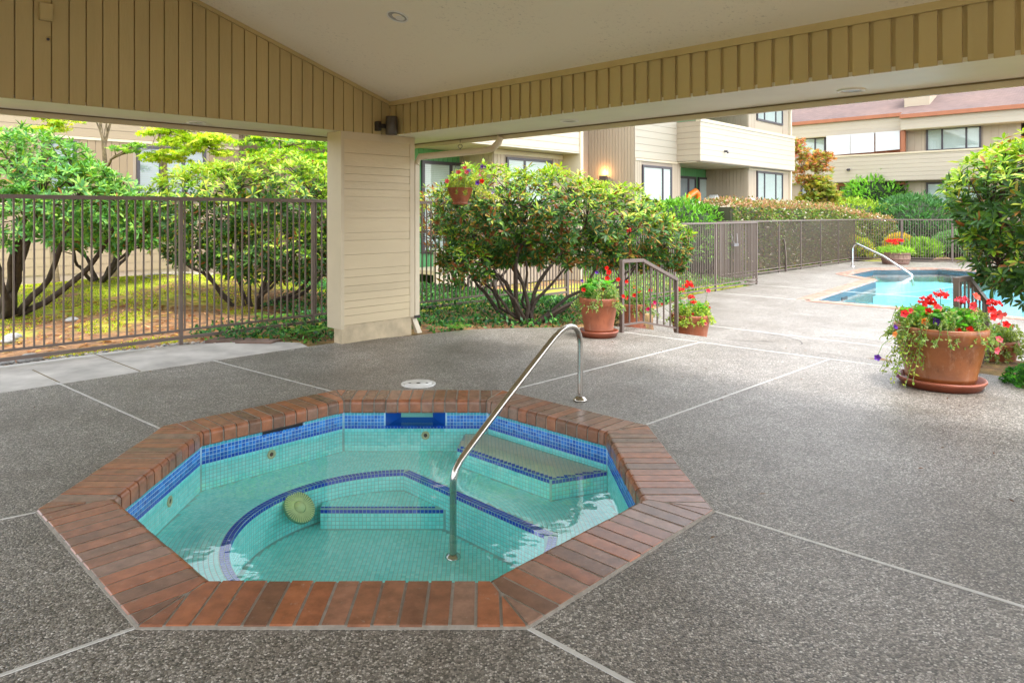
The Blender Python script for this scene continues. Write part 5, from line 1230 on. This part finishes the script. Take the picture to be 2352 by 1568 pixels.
for x, y, lab in ((1520 / 1.96, 1100 / 1.96, 'left flagstone at the edge of the ground cover by the fence'), (1720 / 1.96, 1110 / 1.96, 'right flagstone in the ground cover nearer the pillar')):
    px, py = x / 1.488, (600 + y) / 1.488; P_ = at(px, py, 0); m = MB(); m.slab([[(P_.x - .22, P_.y - .1), (P_.x + .2, P_.y - .13), (P_.x + .26, P_.y + .1), (P_.x - .15, P_.y + .15)]], -.05, .012); m.build('flagstone', flag_m, None, lab, 'flagstone')
def fern(P, n, L_, lab, col=[(.12, .34, .04), (.18, .42, .05)]):
    t = empty('fern', lab, 'fern', P); pos = []; D = []; S = []
    for q in range(n):
        a = 6.28 * q / n + random.uniform(-.2, .2); ln = L_ * random.uniform(.7, 1.1)
        for i in range(22):
            tt = i / 21; c = Vector(P) + Vector((math.cos(a), math.sin(a), 0)) * ln * tt + Z * (ln * (.75 * tt - .75 * tt * tt) + .03); w = math.sin(math.pi * min(1, tt + .12)) * L_ * .20 + .01
            for sg in (-1, 1): pos.append(c); D.append((-math.sin(a) * sg + math.cos(a) * .3, math.cos(a) * sg + math.sin(a) * .3, -.05)); S.append(w)
    pos = np.array([tuple(p) for p in pos]); n_ = len(pos); sc = np.array(S)[:, None] * np.array([1, .55, 1]); o = link('frond', scatter('frond', SM_V, SM_F, pos - np.array(P), frames(np.array(D), np.tile([0, 0, 1.], (n_, 1))), sc, pal(n_, col), thin_m), t); o['kind'] = 'stuff'
fern((-2.2, 8.75, -.03), 9, .42, 'small bright fern touching the left side of the pillar')
fern((-.35, 9.2, -.03), 8, .28, 'small fern at the deck edge right of the pillar')
fern((-3.0, 10.0, -.03), 8, .4, 'fern under the rhododendron left of the pillar')
# ------------------------------------------------------------ potted flowers
RED = (.80, .02, .02); PUR = (.14, .04, .42); PNK = (.85, .15, .2); CRM = (.75, .3, .3)
def petunia(par, P, nrm, r, col, org):
    M_ = Matrix.Translation(Vector(P)) @ rot_to(Vector(nrm)); v = [M_ @ Vector((0, 0, -.02))]; k = 20
    for q in range(k):
        w = 6.283 * q / k; v.append(M_ @ Vector((r * .30 * math.cos(w), r * .30 * math.sin(w), 0)))
    for q in range(k):
        w = 6.283 * q / k; rr = r * (.88 + .14 * math.cos(5 * w)); v.append(M_ @ Vector((rr * math.cos(w), rr * math.sin(w), .012 + .005 * math.sin(9 * w))))
    f = [(0, 1 + q, 1 + (q + 1) % k) for q in range(k)] + [(1 + q, 21 + q, 21 + (q + 1) % k, 1 + (q + 1) % k) for q in range(k)]
    m = MB(); m.add(v, f, True)
    o = m.build('flower', petal_m, par); ca_ = o.data.color_attributes.new('tint', 'FLOAT_COLOR', 'POINT')
    thr = tuple(c * .35 for c in col); ca_.data.foreach_set('color', [x for i in range(len(v)) for x in ((*(thr if i == 0 else col), 1))])
    return o
def geranium(par, P, r, col, org):
    n = 46; u = rnd_unit(n); u[:, 2] = np.abs(u[:, 2]) * .9 - .15; p = np.array(P) + u * r * .8
    c = pal(n, [col, tuple(x * .7 for x in col), tuple(min(1, x * 1.1 + .01) for x in col)], jit=.1)
    q = [(0, 0, 0), (.6, .45, .1), (1, 0, 0), (.6, -.45, .1)]
    o = link('flower', scatter('flower', q, [(0, 3, 2), (0, 2, 1)], p - org, frames(rng.normal(size=(n, 3)) + u * .3, u), np.full(n, r * .62), c, petal_m), par); return o
def sprays(org, centre, R, zrim, n, col, sag, lenr, leaf, side=None):
    """trailing stems hanging over a rim, little leaves along them"""
    P = []; D = []; m = MB()
    for q in range(n):
        a = random.uniform(0, 6.283) if side is None else random.uniform(*side); L_ = random.uniform(*lenr); h = random.uniform(.0, .14)
        o0 = Vector(centre) + Vector((math.cos(a), math.sin(a), 0)) * R * random.uniform(.3, .9); pts = []; b = a + random.uniform(-.7, .7)
        for i in range(9):
            t = i / 8; p = Vector((o0.x, o0.y, zrim)) + Vector((math.cos(b), math.sin(b), 0)) * L_ * t * .85 + Z * (h * math.sin(math.pi * min(1, t * 1.6)) * 1.3 - sag * L_ * t * t); pts.append(p)
        m.tube(pts, .0022, 3, False)
        for i in range(1, 9):
            for e in range(5): pp = pts[i - 1].lerp(pts[i], e / 5); P.append(tuple(pp)); d = (pts[i] - pts[i - 1]).normalized(); rv = rnd_unit(1)[0]; D.append(tuple(np.array(d) * .5 + rv))
    P = np.array(P); n_ = len(P); return P, np.array(D), m
def flowerpot(label, base, prof, potmat, saucer, R, zr, blooms, tall=.24, seed=1, name='flower_pot', trail=26, col=None, gers=(), big=60, side=None, lenr=(.12, .38), leafs=.03):
    base = Vector(base); t = empty(name, label, 'potted plant', base); org = np.array(base)
    M_ = Matrix.Translation(base); z0 = 0
    if saucer:
        m = MB(); s_ = saucer; m.lathe([(0, .004), (s_ * .86, .004), (s_ * .9, .0), (s_, .055), (s_ * 1.015, .058), (s_ * 1.015, .075), (s_ * .96, .077), (s_ * .93, .03), (0, .022)], 48, M_); m.build('saucer', terra_d, t); z0 = .024
    m = MB(); m.lathe([(r, z + z0) for r, z in prof], 48, M_); pot = m.build('pot', potmat, t)
    m = MB(); m.disc(R * .93, zr + z0 - .05, 40, M_); m.build('soil', soil_m, t)
    zr += z0 + base.z
    col = col or [(.22, .36, .08), (.32, .44, .12), (.14, .28, .06), (.40, .44, .20)]
    P, D, m = sprays(org, base, R, zr - .01, trail, col, .55, lenr, leafs, side); m.build('stems', simple('flower_stem', (.2, .3, .1), .6), t)['kind'] = 'stuff'
    n2 = 420; a = rng.uniform(0, 6.28, n2); rr = R * 1.05 * np.sqrt(rng.uniform(0, 1, n2)); hz = tall * (1 - .5 * (rr / R) ** 2) * rng.uniform(.1, 1, n2)
    P2 = np.stack([base.x + rr * np.cos(a), base.y + rr * np.sin(a), zr - .03 + hz], 1); D2 = rnd_unit(n2) + np.array([0, 0, .5])
    P = np.concatenate([P, P2]); D = np.concatenate([D, D2]); n = len(P); sc = leafs * rng.uniform(.7, 1.3, n)
    o = link('foliage', scatter('foliage', SM_V, SM_F, P - org, frames(D, rnd_unit(n)), sc, pal(n, col), thin_m), t); o['kind'] = 'stuff'
    if big:     # scalloped geranium leaves
        kx = 14; tv = [(0, 0, 0)] + [(.5 + .5 * (1 + .1 * (i % 2)) * math.cos(w), .5 * (1 + .1 * (i % 2)) * math.sin(w), .05 * math.cos(2 * w)) for i, w in enumerate(np.linspace(-2.8, 2.8, kx))]
        tf = [(0, i, i + 1) for i in range(1, kx)]; a = rng.uniform(0, 6.28, big); rr = R * .72 * np.sqrt(rng.uniform(0, 1, big))
        pb = np.stack([base.x + rr * np.cos(a), base.y + rr * np.sin(a), zr + tall * rng.uniform(.25, .85, big) * (1 - .4 * rr / R)], 1)
        o = link('geranium_leaves', scatter('geranium_leaves', tv, tf, pb - org, frames(np.stack([np.cos(a), np.sin(a), rng.normal(0, .3, big)], 1), rng.normal(0, .4, (big, 3)) + np.array([0, 0, 1])), rng.uniform(.05, .09, big), pal(big, [(.10, .36, .04), (.16, .46, .06), (.07, .26, .03)]), thin_m), t); o['kind'] = 'stuff'
    sm = MB()
    for (dx, dy, dz, c, kind, s_) in blooms:
        p = (base.x + dx, base.y + dy, zr + dz)
        if kind == 'g': geranium(t, p, s_, c, org)
        else: petunia(t, p, (random.uniform(-.4, .4), -1, random.uniform(-.2, .7)), s_, c, org)
        sm.tube([Vector((base.x + dx * .6, base.y + dy * .6 + .01, zr - .02)), Vector((base.x + dx * .9, base.y + dy * .9 + .02, zr + dz * .6)), Vector(p) + Vector((0, .012, -.005))], .003, 4, False)
    sm.build('flower_stalks', simple('flower_stalk', (.16, .26, .08), .6), t)['kind'] = 'stuff'
    return t
def potprof(rt, rb, h, lip=.06):
    return [(0, 0), (rb * .97, 0), (rb, .01), (rb + (rt - rb) * .10, h * .10), (rb + (rt - rb) * .12 + .006, h * .12), (rb + (rt - rb) * .16 + .006, h * .15), (rb + (rt - rb) * .18, h * .17),
            (rb + (rt - rb) * .80, h - lip * 1.9), (rt * .955, h - lip * 1.75), (rt * .985, h - lip * 1.6), (rt * .985, h - lip), (rt * .99, h - lip * .85), (rt, h - lip * .7), (rt, h - .006), (rt * .985, h), (rt * .93, h), (rt * .90, h - .07)]
B1 = at(1375, 771, 0); B1.z = 0
def rb(n, R, zlo, zhi, cols, kind='p', s_=.03, front=.6):
    out = []
    for _ in range(n):
        a = random.uniform(0, 6.283); r_ = R * random.uniform(.3, 1.15); out.append((r_ * math.cos(a), r_ * math.sin(a) * front - .04, random.uniform(zlo, zhi), random.choice(cols), kind, s_ * random.uniform(.8, 1.2)))
    return out
flowerpot('terracotta pot on a saucer with red petunias left of the stair railing', B1, potprof(.238, .165, .45), terra_m, .238, .22, .45,
          [(-.20, -.1, .10, RED, 'p', .032), (-.14, -.16, -.12, (.35, .02, .05), 'p', .028), (.02, -.18, .12, RED, 'p', .026), (.09, -.1, .24, RED, 'p', .034), (.10, .02, .36, RED, 'p', .03), (.12, -.02, .31, RED, 'p', .036), (-.02, .02, .3, PUR, 'p', .024), (-.21, .0, .2, PUR, 'p', .022), (.22, -.1, .23, RED, 'p', .03), (.28, -.1, .02, RED, 'p', .028), (.2, -.12, -.03, RED, 'p', .028)], .30, trail=40, lenr=(.08, .28), side=None)
B1b = Vector((2.02, 9.62, -.10))
flowerpot('smaller terracotta pot behind the left stair railing with trailing red petunias', B1b, potprof(.20, .15, .36), terra_m, .19, .185, .36,
          rb(16, .30, -.08, .32, [RED, RED, RED, PUR, (.6, .02, .15)]), .30, trail=60, lenr=(.12, .32), big=20)
B2 = Vector((2.98, 10.15, -.4))
flowerpot('terracotta pot of red geraniums on the lower deck beyond the left railing', B2, potprof(.275, .20, .46), terra_m, 0, .26, .46,
          [(-.18, -.1, .34, RED, 'g', .065), (-.06, -.1, .42, RED, 'g', .07), (-.02, -.1, .24, RED, 'g', .045), (-.0, -.15, .18, RED, 'g', .04), (.22, -.1, .34, (.8, .05, .1), 'p', .035), (-.1, -.2, .08, (.6, .03, .05), 'p', .03), (.14, -.24, -.10, (.85, .2, .25), 'p', .03)] + rb(8, .38, .0, .2, [(.7, .02, .05)], s_=.02), .24, trail=70, lenr=(.08, .24), col=[(.36, .48, .06), (.45, .55, .08), (.25, .40, .06)], big=45, leafs=.036)
B3p = at(2160, 884.0, 0); B3p.z = 0
bp = flowerpot('huge ochre terracotta pot on a red saucer with geraniums at the right', B3p, potprof(.355, .25, .50, .075), terra_o, .335, .33, .50,
          [(-.19, -.12, .22, RED, 'g', .065), (-.04, -.08, .27, RED, 'g', .055), (.12, -.1, .22, (.7, .05, .1), 'g', .048), (.24, -.1, .26, (.9, .12, .08), 'p', .04), (-.38, -.1, .12, (.8, .04, .06), 'p', .038), (-.30, -.06, .13, (.8, .08, .1), 'p', .03), (-.27, -.2, .07, (.85, .25, .05), 'p', .034), (-.17, -.2, .07, PUR, 'p', .042), (-.2, -.15, .14, RED, 'p', .035), (-.12, -.14, .17, (.85, .08, .1), 'p', .04),
           (.07, -.26, .0, RED, 'p', .042), (-.03, -.27, -.01, RED, 'p', .036), (.34, -.16, .1, RED, 'p', .04), (.2, -.12, .14, (.8, .3, .2), 'g', .035), (.27, -.3, -.16, PNK, 'p', .034), (.32, -.26, -.08, PNK, 'p', .032),
           (.30, -.2, .16, RED, 'p', .04), (.14, -.2, .2, (.85, .06, .1), 'p', .04), (.4, -.1, .2, RED, 'g', .05), (.47, -.05, .1, (.85, .1, .1), 'p', .045), (.5, -.1, .02, RED, 'p', .035), (-.62, -.12, -.26, PUR, 'p', .03), (-.47, -.12, .0, PUR, 'p', .022), (-.49, -.14, -.05, (.85, .3, .1), 'p', .028), (-.44, -.1, -.42, (.25, .1, .2), 'p', .018)], .22, trail=130, big=110, lenr=(.06, .26), leafs=.03)
sprP, sprD, m = sprays(None, B3p, .3, .50, 16, None, 1.0, (.25, .5), .03, side=(math.radians(170), math.radians(215)))
m.build('trailing_stem', simple('trailing_stem_green', (.2, .3, .1), .6), bp)['kind'] = 'stuff'
n = len(sprP); o = link('trailing_leaves', scatter('trailing_leaves', SM_V, SM_F, sprP - np.array(B3p), frames(sprD, rnd_unit(n)), .036 * rng.uniform(.7, 1.2, n), pal(n, [(.30, .44, .05), (.22, .36, .05), (.45, .5, .12)]), thin_m), bp); o['kind'] = 'stuff'
B4 = Vector((5.44, 7.62, -.4))
flowerpot('tall terracotta pot behind the right stair railing trailing silver leaves', B4, potprof(.29, .20, .56), terra_m, 0, .27, .56,
          rb(9, .34, .0, .3, [RED, PNK, (.8, .1, .05)]), .22, trail=100, lenr=(.12, .42), col=[(.34, .42, .16), (.42, .48, .24), (.28, .38, .08)], big=25, leafs=.036)
# hanging basket
hbx = (1057 - CX) / FF; Yb = 9.0; HB = Vector((hbx * Yb, Yb, HC + (YH - 470) / FF * Yb))
hb = flowerpot('terracotta coloured hanging basket with pink and purple petunias beside the pillar', HB, [(0, 0), (.088, 0), (.096, .004), (.096, .022), (.093, .028), (.094, .034), (.158, .178), (.160, .18), (.164, .205), (.168, .208), (.168, .215), (.155, .215), (.14, .17)], terra_m, 0, .15, .205,
          [(-.17, -.08, .09, PNK, 'p', .034), (-.02, -.06, .20, PNK, 'p', .036), (.06, -.06, .26, PNK, 'p', .03), (.08, -.08, .20, PNK, 'p', .034), (.0, -.1, .12, PNK, 'p', .034), (.11, -.06, .22, (.3, .2, .7), 'p', .032), (.22, -.1, .07, PUR, 'p', .034), (.28, -.1, .09, RED, 'p', .036), (.28, -.05, .28, PUR, 'p', .026), (.32, -.05, .27, PUR, 'p', .018), (.42, -.1, -.06, (.4, .3, .7), 'p', .024), (.25, -.04, .17, (.8, .3, .5), 'p', .02)], .15, name='hanging_basket', trail=16, big=0, lenr=(.05, .16), leafs=.03, col=[(.5, .5, .08), (.38, .46, .08), (.3, .42, .1)])
sprP, sprD, m = sprays(None, HB, .12, HB.z + .22, 12, None, .3, (.3, .62), .03, side=(-.6, .25))
n = len(sprP); o = link('trailing_leaves', scatter('trailing_leaves', SM_V, SM_F, sprP - np.array(HB), frames(sprD, rnd_unit(n)), .034 * rng.uniform(.7, 1.2, n), pal(n, [(.5, .5, .08), (.3, .4, .08), (.42, .45, .12)]), thin_m), hb); o['kind'] = 'stuff'
m = MB(); hk = Vector((HB.x, HB.y, 2.445)); rg = Vector((HB.x, HB.y, 2.36))
m.tube([hk, hk - Z * .04], .004, 5); m.tube([rg + Vector((math.cos(w) * .026, 0, math.sin(w) * .026)) for w in np.linspace(0, 6.28, 13)], .004, 5, False)
m.build('hook', frame_m, hb)
for a in (2.6, -.5, 1.2):
    e = HB + Vector((math.cos(a) * .16, math.sin(a) * .16, .212)); s0 = rg - Z * .026; m = MB(); d = e - s0; nl = 34
    for i in range(nl):
        c = s0 + d * (i + .5) / nl; ax = d.normalized(); sd_ = ax.cross(Vector((0, 1, 0)) if i % 2 else Vector((1, .2, 0))).normalized() * .005
        m.tube([c - ax * .011, c + sd_, c + ax * .011, c - sd_, c - ax * .011], .0017, 3, False)
    m.build('chain', frame_m, hb)
# barrel planter by the far fence
BP = Vector((15.55, 26.6, -.4)); t = empty('barrel_planter', 'half barrel planter with red geraniums against the far fence', 'planter', BP)
for k in range(20):
    a0 = 2 * math.pi * k / 20; m = MB(); vs = []
    for w in (a0 + .012, a0 + 2 * math.pi / 20 - .012):
        for r_, z_ in ((.43, 0), (.49, .22), (.50, .45), (.46, .45), (.40, 0)): vs.append(BP + Vector((math.cos(w) * r_, math.sin(w) * r_, z_)))
    m.add(vs, [(0, 5, 6, 1), (1, 6, 7, 2), (2, 7, 8, 3), (3, 8, 9, 4), (0, 1, 2, 3, 4), (9, 8, 7, 6, 5)]); m.build('stave', wood_m, t)
for z_, r_ in ((.05, .447), (.38, .503), (.18, .484)):
    m = MB(); m.lathe([(r_ - .01, z_), (r_ + .004, z_), (r_ + .008, z_ + .05), (r_ - .01, z_ + .05)], 32, Matrix.Translation(BP)); m.build('hoop', hoop_m, t)
m = MB(); m.disc(.44, .42, 32, Matrix.Translation(BP)); m.build('soil', soil_m, t)
n = 1100; a = rng.uniform(0, 6.28, n); rr = .62 * np.sqrt(rng.uniform(0, 1, n)); P = np.stack([BP.x + rr * np.cos(a), BP.y + rr * np.sin(a), BP.z + .44 + rng.uniform(0, 1, n) * .28 * (1 - .5 * rr / .62)], 1)
o = link('foliage', scatter('foliage', LEAF_V, LEAF_F, P - np.array(BP), frames(rnd_unit(n) + [0, 0, .4], rnd_unit(n)), .11 * rng.uniform(.6, 1.2, n), pal(n, [(.26, .46, .06), (.36, .55, .08), (.16, .36, .05)]), thin_m), t); o['kind'] = 'stuff'
for q in range(7): geranium(t, (BP.x - .12 + random.uniform(-.25, .35), BP.y - .1 + random.uniform(-.2, .1), BP.z + .80 + random.uniform(-.06, .1)), .085, RED, np.array(BP))
# ivy clump at the right edge of the bed
iv = Vector((4.98, 6.15, -.03)); t = empty('ivy_clump', 'small dark ivy clump at the deck edge by the tall pot', 'ivy', iv)
n = 620; a = rng.uniform(0, 6.28, n); rr = .38 * np.sqrt(rng.uniform(0, 1, n)); P = np.stack([iv.x + rr * np.cos(a), iv.y + rr * np.sin(a), iv.z + .02 + .28 * rng.uniform(0, 1, n) * (1 - (rr / .42) ** 2)], 1)
o = link('foliage', scatter('foliage', STAR_V, STAR_F, P - np.array(iv), frames(rnd_unit(n) + [0, 0, .2], rnd_unit(n) + [0, -.3, 1]), .05 * rng.uniform(.6, 1.2, n), pal(n, [(.05, .22, .03), (.10, .34, .05), (.03, .13, .02)]), thin_m), t); o['kind'] = 'stuff'
